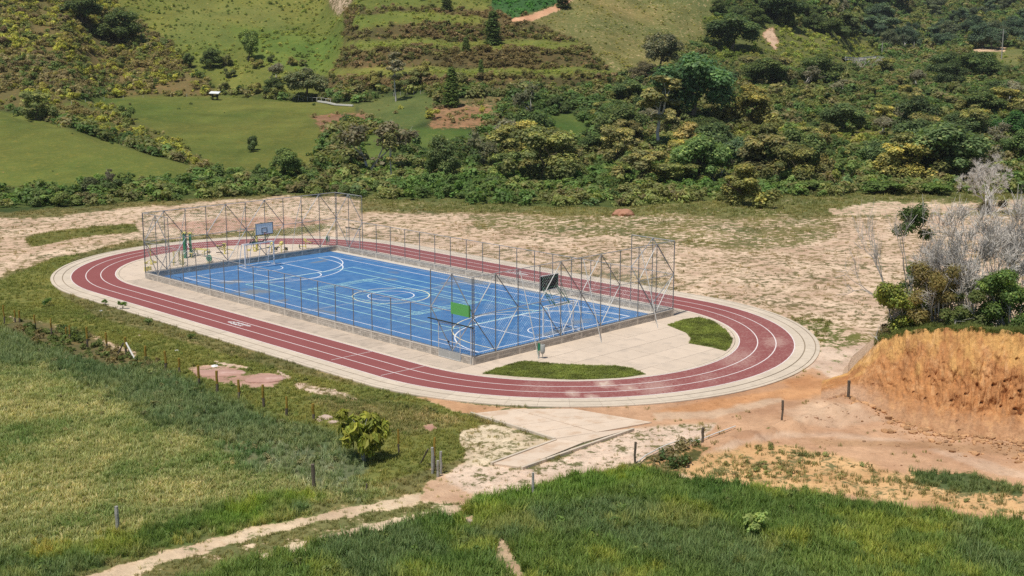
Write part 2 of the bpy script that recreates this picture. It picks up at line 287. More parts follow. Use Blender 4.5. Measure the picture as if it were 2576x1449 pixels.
def leafmat(name, stuff=False, trans=.45, colattr=False):
    m, nt, b = newmat(name)
    lv = N(nt, 'ShaderNodeAttribute', attribute_name='lv')
    if stuff:
        t = N(nt, 'ShaderNodeAttribute', attribute_name='tint'); t.attribute_type = 'INSTANCER'; tint = t.outputs['Color']
    else:
        oi = N(nt, 'ShaderNodeObjectInfo'); tint = oi.outputs['Color']
    c = mixc(nt, 1.0, tint, lv.outputs['Color'], 'MULTIPLY')
    L(nt, c, b.inputs['Base Color']); b.inputs['Roughness'].default_value = .55; b.inputs['Specular IOR Level'].default_value = .2
    tr = N(nt, 'ShaderNodeBsdfTranslucent'); L(nt, mixc(nt, 1.0, c, (1.15, 1.2, .6), 'MULTIPLY'), tr.inputs['Color'])
    mx = N(nt, 'ShaderNodeMixShader'); mx.inputs[0].default_value = trans
    o = [n for n in nt.nodes if n.type == 'OUTPUT_MATERIAL'][0]
    L(nt, b.outputs[0], mx.inputs[1]); L(nt, tr.outputs[0], mx.inputs[2]); L(nt, mx.outputs[0], o.inputs[0])
    return m
M = {}
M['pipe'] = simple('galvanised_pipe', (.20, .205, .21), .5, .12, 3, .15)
M['pipe_mid'] = simple('sunlit_tone_pipe', (.40, .40, .40), .45, .12, 3, .15)  # lighter copy of the pipe for rails, sunlight painted into its colour
M['pipe_light'] = simple('pale_and_sunlit_pipe', (.66, .66, .64), .4, .08, 3, .15)  # pale steel parts; on the braces it stands in for sunlight
M['wire'] = simple('wire_mesh', (.40, .42, .42), .45, .05, 3, .3)
M['block'] = simple('concrete_block', (.45, .41, .36), .9, .20, 9, bump=.5, stain=((.20, .18, .15), 2.5, .55, .75, .55), objvar=.20)
M['mortar'] = simple('mortar', (.24, .22, .19), .95, .15, 12, bump=.4)
M['pilaster'] = simple('cast_concrete', (.56, .51, .445), .85, .12, 6, bump=.3)
M['coping'] = simple('coping_concrete', (.56, .51, .45), .85, .14, 4, bump=.2, stain=((.3, .28, .25), 3, .55, .75, .5))
M['slab'] = simple('paving_concrete', (.615, .505, .400), .88, .10, 1.3, bump=.25, stain=((.40, .34, .28), .9, .50, .70, .45), objvar=.05)
M['slab2'] = simple('walk_concrete', (.515, .425, .340), .88, .15, 1.8, bump=.25, stain=((.30, .255, .205), 1.1, .48, .68, .5), objvar=.07)
M['kerb'] = simple('kerb_concrete', (.60, .51, .405), .88, .13, 2.4, bump=.25, stain=((.40, .34, .26), 1.6, .50, .72, .45), objvar=.05)
M['joint'] = simple('joint_earth', (.30, .24, .17), .95, .2, 3)
M['white'] = simple('white_paint', (.80, .78, .77), .55, .08, 5)
M['whitegoal'] = simple('goal_white_paint', (.80, .78, .76), .45, .06, 8, stain=((.5, .4, .32), 6, .62, .8, .4))
M['green'] = simple('green_paint', (.04, .22, .12), .45, .1, 6)
M['dkgreen'] = simple('dark_green_paint', (.03, .10, .06), .45, .1, 6)
M['yellow'] = simple('yellow_paint', (.66, .58, .16), .45, .12, 6)
M['black'] = simple('black_paint', (.02, .02, .022), .5, .1, 6)
M['board'] = simple('backboard_face', (.86, .86, .85), .4, .06, 3)
M['orange_rim'] = simple('rim_paint', (.35, .12, .07), .5, .1, 5)
M['sign'] = simple('green_sign_panel', (.12, .42, .12), .5, .06, 2)
M['bingrey'] = simple('bin_grey', (.38, .39, .38), .5, .1, 5)
M['post_old'] = simple('weathered_post', (.13, .105, .08), .9, .3, 14, bump=.6)
M['post_pale'] = simple('grey_lichen_post', (.36, .35, .32), .9, .3, 14, bump=.6)
M['post_yel'] = simple('mossy_yellow_post_head', (.30, .20, .035), .85, .3, 14)
M['wood_white'] = simple('white_weathered_timber', (.66, .64, .60), .8, .12, 8)
M['roofwhite'] = simple('white_sheet_roof', (.82, .85, .84), .4, .05, 3)
M['darkpost'] = simple('dark_timber', (.04, .045, .035), .8, .2, 8)
M['asphalt'] = simple('old_asphalt', (.28, .27, .25), .9, .1, 1)
M['trunk'] = simple('bark', (.17, .135, .10), .9, .25, 5, bump=.5)
M['trunk_pale'] = simple('pale_bark', (.46, .44, .41), .85, .25, 5, bump=.4)
M['twig'] = simple('dry_grey_twigs', (.60, .56, .51), .9, .25, 4)
M['leaf'] = leafmat('foliage'); M['leafstuff'] = leafmat('foliage_instanced', True); M['blade'] = leafmat('grass_blades', True, .3)
M['stone'] = simple('pale_stone', (.50, .38, .31), .9, .2, 7, bump=.4)
M['hole'] = simple('shaded_burrow_earth', (.10, .05, .03), .95, .2, 7)

def court_material():
    m, nt, b = newmat('blue_court_paint'); g = N(nt, 'ShaderNodeTexCoord'); v = g.outputs['Object']
    n = noise(nt, .28, 5, .62, v); n2 = noise(nt, 1.1, 4, .6, v); n3 = noise(nt, 14, 3, .6, v)
    sp = N(nt, 'ShaderNodeSeparateXYZ'); L(nt, v, sp.inputs[0])
    c = mixc(nt, ramp(nt, n2.outputs[0], .35, .7), (.045, .155, .370), (.080, .212, .425))
    def patch(cx, cy, rx, ry, amt, c):
        dx = mathn(nt, 'DIVIDE', mathn(nt, 'SUBTRACT', sp.outputs[0], cx), rx); dy = mathn(nt, 'DIVIDE', mathn(nt, 'SUBTRACT', sp.outputs[1], cy), ry)
        d = mathn(nt, 'SQRT', mathn(nt, 'ADD', mathn(nt, 'MULTIPLY', dx, dx), mathn(nt, 'MULTIPLY', dy, dy)))
        d = mathn(nt, 'ADD', d, mathn(nt, 'MULTIPLY', mathn(nt, 'SUBTRACT', n2.outputs[0], .5), 2.4))
        return mixc(nt, ramp(nt, d, 1.05, .35, 0, amt), c, (.215, .225, .225))
    for q in ((4.2, 33.5, 1.5, .8, .75), (3.2, 28.8, 1.6, 1.6, .85), (2.6, 24.4, 1.0, .7, .7), (2.9, 18.6, .5, 1.4, .75), (15.0, 36.2, 1.2, .5, .7), (9.6, 19.8, .6, .4, .3),
              (18.6, 20.0, 1.2, 2.6, .9), (16.6, 20.6, .8, .8, .7), (14.2, 25.2, .6, 1.0, .6), (19.0, 13.5, .5, 2.5, .6), (10.4, 2.6, 2.2, .5, .75), (13.6, 3.6, 1.6, .9, .6), (16.4, 27.5, .5, .8, .4), (17.9, 9, .3, 2.5, .5), (1.3, 33, .7, 5, .35)):
        c = patch(*q, c)
    wear = ramp(nt, n.outputs[0], .52, .74, 0, .5)
    c = mixc(nt, wear, c, (.16, .21, .26))
    c = mixc(nt, ramp(nt, n3.outputs[0], .3, .7, 0, .10), c, (.12, .2, .3))
    L(nt, c, b.inputs['Base Color']); b.inputs['Roughness'].default_value = .62
    return m
M['court'] = court_material()
def track_material():
    m, nt, b = newmat('red_track_surface'); g = N(nt, 'ShaderNodeTexCoord'); v = g.outputs['Object']
    n1 = noise(nt, 7, 4, .7, v); n2 = noise(nt, .5, 4, .6, v); at = N(nt, 'ShaderNodeAttribute', attribute_name='wear')
    c = mixc(nt, n2.outputs[0], (.230, .068, .064), (.300, .100, .094))
    c = mixc(nt, ramp(nt, n1.outputs[0], .35, .75, 0, .35), c, (.24, .075, .08))
    n4 = noise(nt, 1.6, 6, .72, v)
    w = mathn(nt, 'ADD', at.outputs['Fac'], mathn(nt, 'MULTIPLY', mathn(nt, 'SUBTRACT', n4.outputs[0], .5), 1.1))
    c = mixc(nt, ramp(nt, w, .36, .62, 0, .6), c, (.36, .19, .17)); c = mixc(nt, ramp(nt, mathn(nt, 'ADD', at.outputs['Fac'], n1.outputs[0]), .88, 1.15, 0, .6), c, (.48, .32, .27)); c = mixc(nt, ramp(nt, w, .74, .94, 0, .9), c, (.60, .47, .38))
    L(nt, c, b.inputs['Base Color']); b.inputs['Roughness'].default_value = .85
    return m
M['track'] = track_material()
def linemat(name, col, worn, amt=.55):
    m, nt, b = newmat(name); g = N(nt, 'ShaderNodeTexCoord')
    n = noise(nt, 2.2, 5, .7, g.outputs['Object'])
    L(nt, mixc(nt, ramp(nt, n.outputs[0], .55, .72, 0, amt), col, worn), b.inputs['Base Color']); b.inputs['Roughness'].default_value = .6
    return m
M['line_w'] = linemat('court_line_white', (.78, .80, .84), (.30, .38, .48)); M['line_g'] = linemat('court_line_pale_green', (.42, .74, .70), (.20, .42, .52))
M['line_y'] = linemat('court_line_cream', (.78, .72, .48), (.32, .38, .42)); M['line_t'] = linemat('track_line_white', (.80, .72, .70), (.62, .45, .42), .4)
M['line_old'] = linemat('court_line_old', (.45, .46, .52), (.25, .30, .40), .8)
def ground_material():
    m, nt, b = newmat('ground'); g = N(nt, 'ShaderNodeNewGeometry'); v = g.outputs['Position']
    gc = N(nt, 'ShaderNodeAttribute', attribute_name='gcol'); sc = N(nt, 'ShaderNodeAttribute', attribute_name='scol'); ba = N(nt, 'ShaderNodeAttribute', attribute_name='bare'); far = N(nt, 'ShaderNodeAttribute', attribute_name='far')
    nA = noise(nt, 1.15, 5, .68, v); nB = noise(nt, 5.5, 4, .65, v); nC = noise(nt, .16, 3, .55, v); nD = noise(nt, 24, 2, .6, v)
    w = mathn(nt, 'ADD', ba.outputs['Fac'], mathn(nt, 'MULTIPLY', mathn(nt, 'SUBTRACT', nA.outputs[0], .5), 2.0))
    w = mathn(nt, 'ADD', w, mathn(nt, 'MULTIPLY', mathn(nt, 'SUBTRACT', nB.outputs[0], .5), .9))
    w = mathn(nt, 'ADD', w, mathn(nt, 'MULTIPLY', mathn(nt, 'SUBTRACT', nC.outputs[0], .5), .5))
    f = ramp(nt, w, .38, .62)
    gv = mathn(nt, 'ADD', mathn(nt, 'MULTIPLY', nB.outputs[0], 1.1), .45); gv2 = mathn(nt, 'ADD', mathn(nt, 'MULTIPLY', nC.outputs[0], .7), .65)
    gcol = mixc(nt, 1.0, mixc(nt, 1.0, gc.outputs['Color'], gv, 'MULTIPLY'), gv2, 'MULTIPLY')
    gcol = mixc(nt, ramp(nt, nA.outputs[0], .46, .70, 0, .75), gcol, mixc(nt, 1.0, gc.outputs['Color'], (1.55, 1.25, 1.1), 'MULTIPLY'))
    sv = mathn(nt, 'ADD', mathn(nt, 'MULTIPLY', nA.outputs[0], .5), .76); sv2 = mathn(nt, 'ADD', mathn(nt, 'MULTIPLY', nD.outputs[0], .35), .83)
    scol = mixc(nt, 1.0, mixc(nt, 1.0, sc.outputs['Color'], sv, 'MULTIPLY'), sv2, 'MULTIPLY')
    nE = noise(nt, 2.6, 6, .75, v); nF = noise(nt, .55, 5, .7, v)
    scol = mixc(nt, ramp(nt, nE.outputs[0], .54, .66, 0, .42), scol, mixc(nt, 1.0, scol, (.66, .58, .50), 'MULTIPLY'))
    scol = mixc(nt, ramp(nt, nE.outputs[0], .44, .34, 0, .40), scol, mixc(nt, 1.0, scol, (1.22, 1.26, 1.30), 'MULTIPLY'))
    scol = mixc(nt, ramp(nt, nF.outputs[0], .54, .68, 0, .30), scol, mixc(nt, 1.0, scol, (.74, .66, .58), 'MULTIPLY'))
    L(nt, mixc(nt, f, gcol, scol), b.inputs['Base Color']); b.inputs['Roughness'].default_value = .95; b.inputs['Specular IOR Level'].default_value = .1
    bp = N(nt, 'ShaderNodeBump'); bp.inputs['Strength'].default_value = .8; bp.inputs['Distance'].default_value = .16
    L(nt, mathn(nt, 'ADD', nA.outputs[0], mathn(nt, 'MULTIPLY', nB.outputs[0], .5)), bp.inputs['Height']); L(nt, bp.outputs[0], b.inputs['Normal'])
    return m
M['ground'] = ground_material()

# ------------------------------------------------------------------ object helpers
def link(o, parent=None):
    COL.objects.link(o)
    if parent is not None: o.parent = parent
    return o
def tag(o, label=None, cat=None, group=None, kind=None):
    if label: o['label'] = label
    if cat: o['category'] = cat
    if group: o['group'] = group
    if kind: o['kind'] = kind
    return o
def mesh(name, V, F, mat=None, smooth=False):
    me = bpy.data.meshes.new(name); me.from_pydata([tuple(map(float, v)) for v in V], [], F)
    if mat is not None: me.materials.append(M[mat] if isinstance(mat, str) else mat)
    if smooth: me.polygons.foreach_set('use_smooth', [True]*len(me.polygons))
    me.update(); return me
def qmesh(name, V, Q, mat, smooth=False):
    """fast path: V (n,3), Q (m,4)"""
    me = bpy.data.meshes.new(name); V = np.ascontiguousarray(V, dtype=np.float32); Q = np.ascontiguousarray(Q, dtype=np.int32)
    me.vertices.add(len(V)); me.vertices.foreach_set('co', V.ravel()); k = Q.shape[1]
    me.loops.add(Q.size); me.loops.foreach_set('vertex_index', Q.ravel()); me.polygons.add(len(Q))
    me.polygons.foreach_set('loop_start', np.arange(0, Q.size, k, dtype=np.int32)); me.polygons.foreach_set('loop_total', np.full(len(Q), k, dtype=np.int32))
    if smooth: me.polygons.foreach_set('use_smooth', np.ones(len(Q), dtype=bool))
    if mat is not None: me.materials.append(M[mat] if isinstance(mat, str) else mat)
    me.update(calc_edges=True); me.validate(); return me
def attr(me, name, typ, data, dom='POINT'):
    a = me.attributes.new(name, typ, dom); data = np.ascontiguousarray(data, dtype=np.float32 if typ != 'INT' else np.int32)
    if typ == 'FLOAT_COLOR':
        if data.shape[1] == 3: data = np.concatenate([data, np.ones((len(data), 1), np.float32)], 1)
        a.data.foreach_set('color', data.ravel())
    elif typ == 'FLOAT_VECTOR': a.data.foreach_set('vector', data.ravel())
    else: a.data.foreach_set('value', data.ravel())
def obj(name, me, parent=None, loc=None, rz=None):
    o = bpy.data.objects.new(name, me); link(o, parent)
    if loc is not None: o.location = loc
    if rz is not None: o.rotation_euler = (0, 0, rz)
    return o
def empty(name, loc, rz=0., label=None, cat=None, group=None, kind=None):
    o = bpy.data.objects.new(name, None); o.empty_display_size = .2; COL.objects.link(o); o.location = loc; o.rotation_euler = (0, 0, rz)
    return tag(o, label, cat, group, kind)
class MB:
    def __init__(s): s.V = []; s.F = []
    def box(s, a, b):
        n = len(s.V); (x0, y0, z0), (x1, y1, z1) = a, b
        s.V += [(x0,y0,z0),(x1,y0,z0),(x1,y1,z0),(x0,y1,z0),(x0,y0,z1),(x1,y0,z1),(x1,y1,z1),(x0,y1,z1)]
        s.F += [tuple(n+i for i in f) for f in ((0,3,2,1),(4,5,6,7),(0,1,5,4),(1,2,6,5),(2,3,7,6),(3,0,4,7))]; return s
    def tube(s, a, b, r, n=6, r2=None, cap=True):
        a = Vector(a); b = Vector(b); d = (b-a).normalized(); r2 = r if r2 is None else r2
        u = d.orthogonal().normalized(); w = d.cross(u); k = len(s.V)
        for p, q in ((a, r), (b, r2)):
            for i in range(n):
                t = 2*math.pi*i/n; s.V.append(tuple(p+(u*math.cos(t)+w*math.sin(t))*q))
        for i in range(n): j = (i+1) % n; s.F.append((k+i, k+j, k+n+j, k+n+i))
        if cap: s.F.append(tuple(k+i for i in reversed(range(n)))); s.F.append(tuple(k+n+i for i in range(n)))
        return s
    def path(s, pts, r, n=6):
        for a, b in zip(pts, pts[1:]): s.tube(a, b, r, n)
        return s
    def obox(s, c, ax, ay, az):
        c, ax, ay, az = map(Vector, (c, ax, ay, az)); n = len(s.V)
        for k in ((-1,-1,-1),(1,-1,-1),(1,1,-1),(-1,1,-1),(-1,-1,1),(1,-1,1),(1,1,1),(-1,1,1)): s.V.append(tuple(c+ax*k[0]+ay*k[1]+az*k[2]))
        s.F += [tuple(n+i for i in f) for f in ((0,3,2,1),(4,5,6,7),(0,1,5,4),(1,2,6,5),(2,3,7,6),(3,0,4,7))]; return s
    def me(s, name, mat, smooth=False): return mesh(name, s.V, s.F, mat, smooth)
    def o(s, name, mat, parent=None, **k): return obj(name, s.me(name, mat), parent, **k)

# ------------------------------------------------------------------ ground sheet
def build_ground():
    sb = np.linspace(-.47, .47, 561); s = np.concatenate([np.linspace(-1.2, -.49, 30), sb, np.linspace(.49, 1.2, 30)])
    D = np.concatenate([np.linspace(6, 38, 20), np.exp(np.linspace(math.log(38.5), math.log(300), 420)), np.exp(np.linspace(math.log(301.5), math.log(960), 180))])
    S, DD = np.meshgrid(s, D); X = CAM[0]+DD*FH[0]+S*DD*RH[0]; Y = CAM[1]+DD*FH[1]+S*DD*RH[1]
    X = X.ravel(); Y = Y.ravel(); Zz = terrain(X, Y)
    nr, nc = S.shape; i = np.arange(nr-1)[:, None]*nc+np.arange(nc-1)[None]; i = i.ravel()
    print('terrain', X.min(), X.max(), Y.min(), Y.max(), Zz.max())
    me = qmesh('ground', np.stack([X, Y, Zz], 1), np.stack([i, i+1, i+nc+1, i+nc], 1), 'ground', True)
    b, so_, gr, idx, fx, fy = zones(X, Y, Zz)
    # bare banks on the terraces: where the slope is steep soil shows
    Dv = DD.ravel(); hv = sstep(150, 200, Dv)[:, None]
    a1 = (fbm(X/26, Y/26, 131, 4)-.5)[:, None]*2.2; a2 = (fbm(X/7, Y/7, 133, 3)-.5)[:, None]*1.6; a3 = (fbm((X+Y)/30, (X-Y)/3.2, 135, 3)-.5)[:, None]*1.2
    gr = gr*(1+hv*(a1*np.array((.38, .16, .25))+a2*np.array((.30, .20, .2))+a3*.18)); gr = np.clip(gr*(1-.12*hv), .01, 1)
    nv = 1-hv; b1 = (fbm(X/3.4, Y/3.4, 141, 4)-.5)[:, None]*2; gr = gr*(1+nv*b1*np.array((.45, .28, .3)))*(1+.0*nv)
    so_ = so_*(1+(fbm(X/2.3, Y/2.3, 145, 4)-.5)[:, None]*np.array((.6, .75, .8)))*(1+(fbm(X/.5, Y/.5, 146, 3)-.5)[:, None]*.3)
    attr(me, 'gcol', 'FLOAT_COLOR', gr); attr(me, 'scol', 'FLOAT_COLOR', so_); attr(me, 'bare', 'FLOAT', b); attr(me, 'far', 'FLOAT', DD.ravel())
    o = obj('ground', me); tag(o, kind='structure'); return o
build_ground()

# ------------------------------------------------------------------ running track, kerb, paving
CY = (2.1, 37.9); CX = 10.0
def stadium(r, n=48):
    """points of the stadium line, counter clockwise, with a running parameter"""
    pts = []
    for i in range(n+1):
        a = math.pi+math.pi*i/n; pts.append((CX+r*math.cos(a), CY[0]+r*math.sin(a)))
    for i in range(1, 24): pts.append((CX+r, CY[0]+(CY[1]-CY[0])*i/24))
    for i in range(n+1):
        a = math.pi*i/n; pts.append((CX+r*math.cos(a), CY[1]+r*math.sin(a)))
    for i in range(1, 24): pts.append((CX-r, CY[1]-(CY[1]-CY[0])*i/24))
    return pts
def ring(name, r0, r1, z, mat, parent, thick=0.0, n=48, z1=None):
    a, b = stadium(r0, n), stadium(r1, n); k = len(a); V = [(*p, z) for p in a]+[(*p, z if z1 is None else z1) for p in b]
    F = [(i, i+k, (i+1) % k+k, (i+1) % k) for i in range(k)]
    if thick:
        V += [(*p, z-thick) for p in a]+[(*p, z-thick) for p in b]
        F += [(i+2*k, i, (i+1) % k, (i+1) % k+2*k) for i in range(k)]+[(i+k, i+3*k, (i+1) % k+3*k, (i+1) % k+k) for i in range(k)]
    return obj(name, mesh(name, V, F, mat), parent)
track = empty('running_track', (0, 0, 0), kind='structure')
def build_track_surface():
    rs = np.linspace(12.2, 15.8, 13); P_ = [stadium(r, 90) for r in rs]; k = len(P_[0]); V = np.array([(*p, .004) for q in P_ for p in q])
    i = (np.arange(12)[:, None]*k+np.arange(k)[None]).ravel(); j = (np.arange(12)[:, None]*k+((np.arange(k)+1) % k)[None]).ravel()
    me = qmesh('track_surface', V, np.stack([i, i+k, j+k, j], 1), 'track')
    fx, fy = project(V[:, 0], V[:, 1], V[:, 2]); w = np.zeros(len(V))
    for (x, y, r, a) in ((1520, 965, 30, 1.0), (1440, 990, 22, .95), (1580, 975, 30, .85), (1490, 998, 20, .9), (1150, 930, 60, .45), (1350, 975, 120, .45), (1650, 975, 90, .6), (1850, 900, 120, .55), (1950, 860, 60, .6), (1900, 810, 60, .4), (1780, 950, 80, .5)):
        w = np.maximum(w, a*np.exp(-(((fx-x)/r)**2+((fy-y)/(r*.45))**2)))
    w = np.maximum(w, .40*sstep(1150, 1450, fx)*sstep(740, 800, fy)); attr(me, 'wear', 'FLOAT', w)
    obj('track_surface', me, track)
build_track_surface()
for r in (12.2, 13.4, 14.6, 15.8): ring('lane_line', r-.035, r+.035, .008, 'line_t', track)
def strip(name, a, b, w, z, mat, parent):
    a = Vector(a).to_2d() if len(a) > 2 else Vector(a); b = Vector(b); d = (b-a).normalized(); n = Vector((-d.y, d.x))*w/2
    return obj(name, mesh(name, [(*(a-n), z), (*(b-n), z), (*(b+n), z), (*(a+n), z)], [(0, 1, 2, 3)], mat), parent)
def lanes_cross(fa, fb, w=.05):
    a, b = P(*fa)[:2], P(*fb)[:2]; return strip('start_line', a, b, w, .012, 'line_t', track)
lanes_cross((833, 906), (936, 884)); lanes_cross((958, 945), (1068, 921)); lanes_cross((1040, 948), (1098, 936), .05) if False else None
def marks(cx, cy, sgn):
    """the stencilled two line mark on the lane, its letters too worn to read"""
    mb = MB(); r = random.Random(3)
    def el(px, py, a, b):
        n = len(mb.V); mb.V += [(cx+sgn*(px+a*math.cos(t*math.pi/5)), cy+sgn*(py+b*math.sin(t*math.pi/5)), .012) for t in range(10)]; mb.F.append(tuple(range(n, n+10)))
    el(-.10, 1.02, .10, .20); el(.10, .80, .09, .22); el(.02, .95, .06, .2)
    for row, y0, y1, h in ((.20, .62, -1.15, .13), (-.18, .72, -.62, .12)):
        y = y0
        while y > y1:
            w = r.uniform(.05, .09); hh = h*r.uniform(.75, 1.1); n = len(mb.V)
            mb.V += [(cx+sgn*(row-hh), cy+sgn*y, .012), (cx+sgn*(row+hh), cy+sgn*y, .012), (cx+sgn*(row+hh*.9), cy+sgn*(y-w), .012), (cx+sgn*(row-hh*.9), cy+sgn*(y-w), .012)]; mb.F.append((n, n+1, n+2, n+3))
            if r.random() < .6:
                n = len(mb.V); q = r.choice((-.8, 0, .7))*hh
                mb.V += [(cx+sgn*(row+q-.03), cy+sgn*y, .0122), (cx+sgn*(row+q+.03), cy+sgn*y, .0122), (cx+sgn*(row+q+.03), cy+sgn*(y-.16), .0122), (cx+sgn*(row+q-.03), cy+sgn*(y-.16), .0122)]; mb.F.append((n, n+1, n+2, n+3))
            y -= w+r.uniform(.03, .06)
    return mb.o('painted_mark', 'white', track)
marks(-3.98, 19.9, 1); marks(23.9, 19.9, -1)
# outer drainage kerb: slabs with a groove between them
kerb = empty('drain_kerb', (0, 0, 0), kind='structure')
def kerb_slabs():
    A = [stadium(r, 60) for r in (15.835, 16.42, 16.50, 17.12, 17.18, 17.42)]; k = len(A[0]); i = 0
    while i < k:
        st = 2 if (A[3][i][0] > -7 and (A[3][i][1] < CY[0] or A[3][i][1] > CY[1])) else 1
        j = i+st; mb = MB(); dz = random.uniform(-.004, .004)
        ids = [q % k for q in range(i, j+1)]
        def lerp(p, q, t): return (p[0]+(q[0]-p[0])*t, p[1]+(q[1]-p[1])*t)
        for (a, b, z, z2) in ((0, 1, .006, .0), (2, 3, -.002, .004), (4, 5, .012, .0)):
            for u, v in zip(ids, ids[1:]):
                f = .012 if u == ids[0] else 0; n = len(mb.V)
                pa, pb = lerp(A[a][u], A[a][v], f), lerp(A[b][u], A[b][v], f); qa, qb = A[a][v], A[b][v]
                mb.V += [(*pa, z+dz), (*pb, z2+dz), (*qb, z2+dz), (*qa, z+dz), (*pa, -.12), (*pb, -.25), (*qb, -.25), (*qa, -.12)]
                mb.F += [(n, n+1, n+2, n+3), (n+4, n, n+3, n+7), (n+1, n+5, n+6, n+2), (n+4, n+5, n+1, n), (n+3, n+2, n+6, n+7)]
        mb.o('kerb_slab', 'kerb', kerb); i = j
kerb_slabs(); ring('groove_bed', 15.84, 17.3, -.035, 'joint', kerb)
# paving inside the track
paving = empty('paving', (0, 0, 0), kind='structure')
ring('inner_kerb', 11.93, 12.16, .018, 'kerb', paving, .12)
def clip(poly, a, b):
    out = []
    for i in range(len(poly)):
        p, q = poly[i], poly[(i+1) % len(poly)]
        sp = (b[0]-a[0])*(p[1]-a[1])-(b[1]-a[1])*(p[0]-a[0]); sq = (b[0]-a[0])*(q[1]-a[1])-(b[1]-a[1])*(q[0]-a[0])
        if sp >= 0: out.append(p)
        if (sp >= 0) != (sq >= 0): t = sp/(sp-sq); out.append((p[0]+(q[0]-p[0])*t, p[1]+(q[1]-p[1])*t))
    return out
INN = stadium(11.9, 40)
def pave():
    xs = [-2, .0, 20.0, 22.]; gx = [-2.0]+[0.0+2.5*i for i in range(9)]+[22.0]; ya = [-10+2.42*i for i in range(5)]+[0.0]; n = 0
    cells = []
    for i in range(len(gx)-1):
        for j in range(5): cells.append((gx[i], -10+2*j, gx[i+1], -8+2*j)); cells.append((gx[i], 40+2*j, gx[i+1], 42+2*j))
    for j in range(20): cells.append((-2.0, 2*j, 0, 2*j+2)); cells.append((20.0, 2*j, 22, 2*j+2))
    for (x0, y0, x1, y1) in cells:
        g = .010; p = [(x0+g, y0+g), (x1-g, y0+g), (x1-g, y1-g), (x0+g, y1-g)]
        for a, b in zip(INN, INN[1:]+INN[:1]):
            p = clip(p, a, b)
            if len(p) < 3: break
        q = []
        for v in p:
            if not q or abs(v[0]-q[-1][0])+abs(v[1]-q[-1][1]) > 1e-4: q.append(v)
        if len(q) < 3: continue
        z = .014+random.uniform(-.003, .003); k = len(q)
        F = [tuple(range(k))]+[(i, i+k, (i+1) % k+k, (i+1) % k) for i in range(k)]
        F = [f if f[0] != 0 or len(f) == k and i_ == 0 else f for i_, f in enumerate(F)]
        obj('paving_slab', mesh('paving_slab', [(*v, z) for v in q]+[(*v, -.1) for v in q], F, 'slab' if (y0 < 0 or y0 >= 40) else 'slab2'), paving)
pave()
def flat_poly(name, pts, z, mat, parent=None, thick=.1):
    a = sum(p[0]*q[1]-q[0]*p[1] for p, q in zip(pts, pts[1:]+pts[:1]))
    if a < 0: pts = pts[::-1]
    k = len(pts); F = [tuple(range(k))]+[(i, i+k, (i+1) % k+k, (i+1) % k) for i in range(k)]
    return obj(name, mesh(name, [(p[0], p[1], z) for p in pts]+[(p[0], p[1], z-thick) for p in pts], F, mat), parent)
bed = [(-1.9+0, 2.1), (-1.9, 37.9)]
flat_poly('joint_bed', INN, -.03, 'joint', paving, .02)

# ------------------------------------------------------------------ court
court = empty('sports_court', (0, 0, 0), kind='structure')
flat_poly('court_floor', [(.16, .16), (19.2, .16), (19.2, 39.84), (.16, 39.84)], .022, 'court', court, .05)
flat_poly('edge_drain', [(19.22, .16), (19.84, .16), (19.84, 39.84), (19.22, 39.84)], .03, 'coping', court, .05)
LZ = [.0265]
def cl(a, b, mat='line_w', w=.085):
    LZ[0] += .00002; return strip('court_line', a, b, w, LZ[0], mat, court)
def arc(cx, cy, r, a0, a1, mat='line_w', w=.06, n=40):
    LZ[0] += .00002; V = []; F = []; z = LZ[0]
    for i in range(n+1):
        t = math.radians(a0+(a1-a0)*i/n)
        for rr in (r-w/2, r+w/2): V.append((cx+rr*math.cos(t), cy+rr*math.sin(t), z))
    F = [(2*i, 2*i+1, 2*i+3, 2*i+2) for i in range(n)]
    return obj('court_line', mesh('court_line', V, F, mat), court)
for x in (2.4, 17.55): cl((x, 2.1), (x, 37.9), 'line_w', .08)
for y in (2.1, 37.9): cl((2.4, y+.003), (17.55, y+.003), 'line_w', .08)
cl((1.6, 20), (18.5, 20), 'line_old', .07)
cl((18.75, 3), (18.75, 37.4), 'line_old', .06)
arc(10, 20, 3.0, 0, 360, 'line_y', .09, 72); arc(10, 20, 1.8, 0, 360, 'line_w', .09, 60)
for s, y0 in ((-1, 37.9), (1, 2.1)):
    for x in (7.7, 12.3): cl((x, y0), (x, y0+s*5.85))
    cl((7.7, y0+s*5.85), (12.3, y0+s*5.85), 'line_w', .07)
    yc = y0+s*5.85; arc(10, yc, 1.8, (0 if s > 0 else 180), (180 if s > 0 else 360), 'line_w', .09)
    for x in (3.75, 16.25): cl((x, y0), (x, y0+s*1.55), 'line_y', .08)
    a = math.degrees(math.asin(0)); arc(10, y0+s*1.55, 6.25, *((0, 180) if s > 0 else (180, 360)), 'line_w' if s < 0 else 'line_y', .09, 60)
    arc(8.5, y0, 6.0, *((90, 180) if s > 0 else (180, 270)), 'line_w', .09); arc(11.5, y0, 6.0, *((0, 90) if s > 0 else (270, 360)), 'line_w', .09)
    cl((8.5, y0+s*6.0), (11.5, y0+s*6.0))
    arc(10, y0+s*1.2, 1.25, *((0, 180) if s > 0 else (180, 360)), 'line_w', .08)
for x in (4.5, 15.5, 5.9, 14.1): cl((x, 8.1), (x, 31.9), 'line_g', .085)
for y in (8.1, 31.9): cl((4.5, y), (15.5, y), 'line_g', .085)
for y in (13.6, 26.4): cl((5.9, y), (14.1, y), 'line_g', .085)
cl((10, 13.6), (10, 26.4), 'line_g')
for x in (6.95, 13.05): cl((x, 13.3), (x, 26.7), 'line_g', .075)
for x in (7.5, 12.5): cl((x, 13.3), (x, 26.7), 'line_g', .075)
for y in (13.3, 26.7): cl((6.95, y), (13.05, y), 'line_g', .075)
for y in (14.06, 25.94, 18.02, 21.98): cl((6.95, y), (13.05, y), 'line_g', .075)

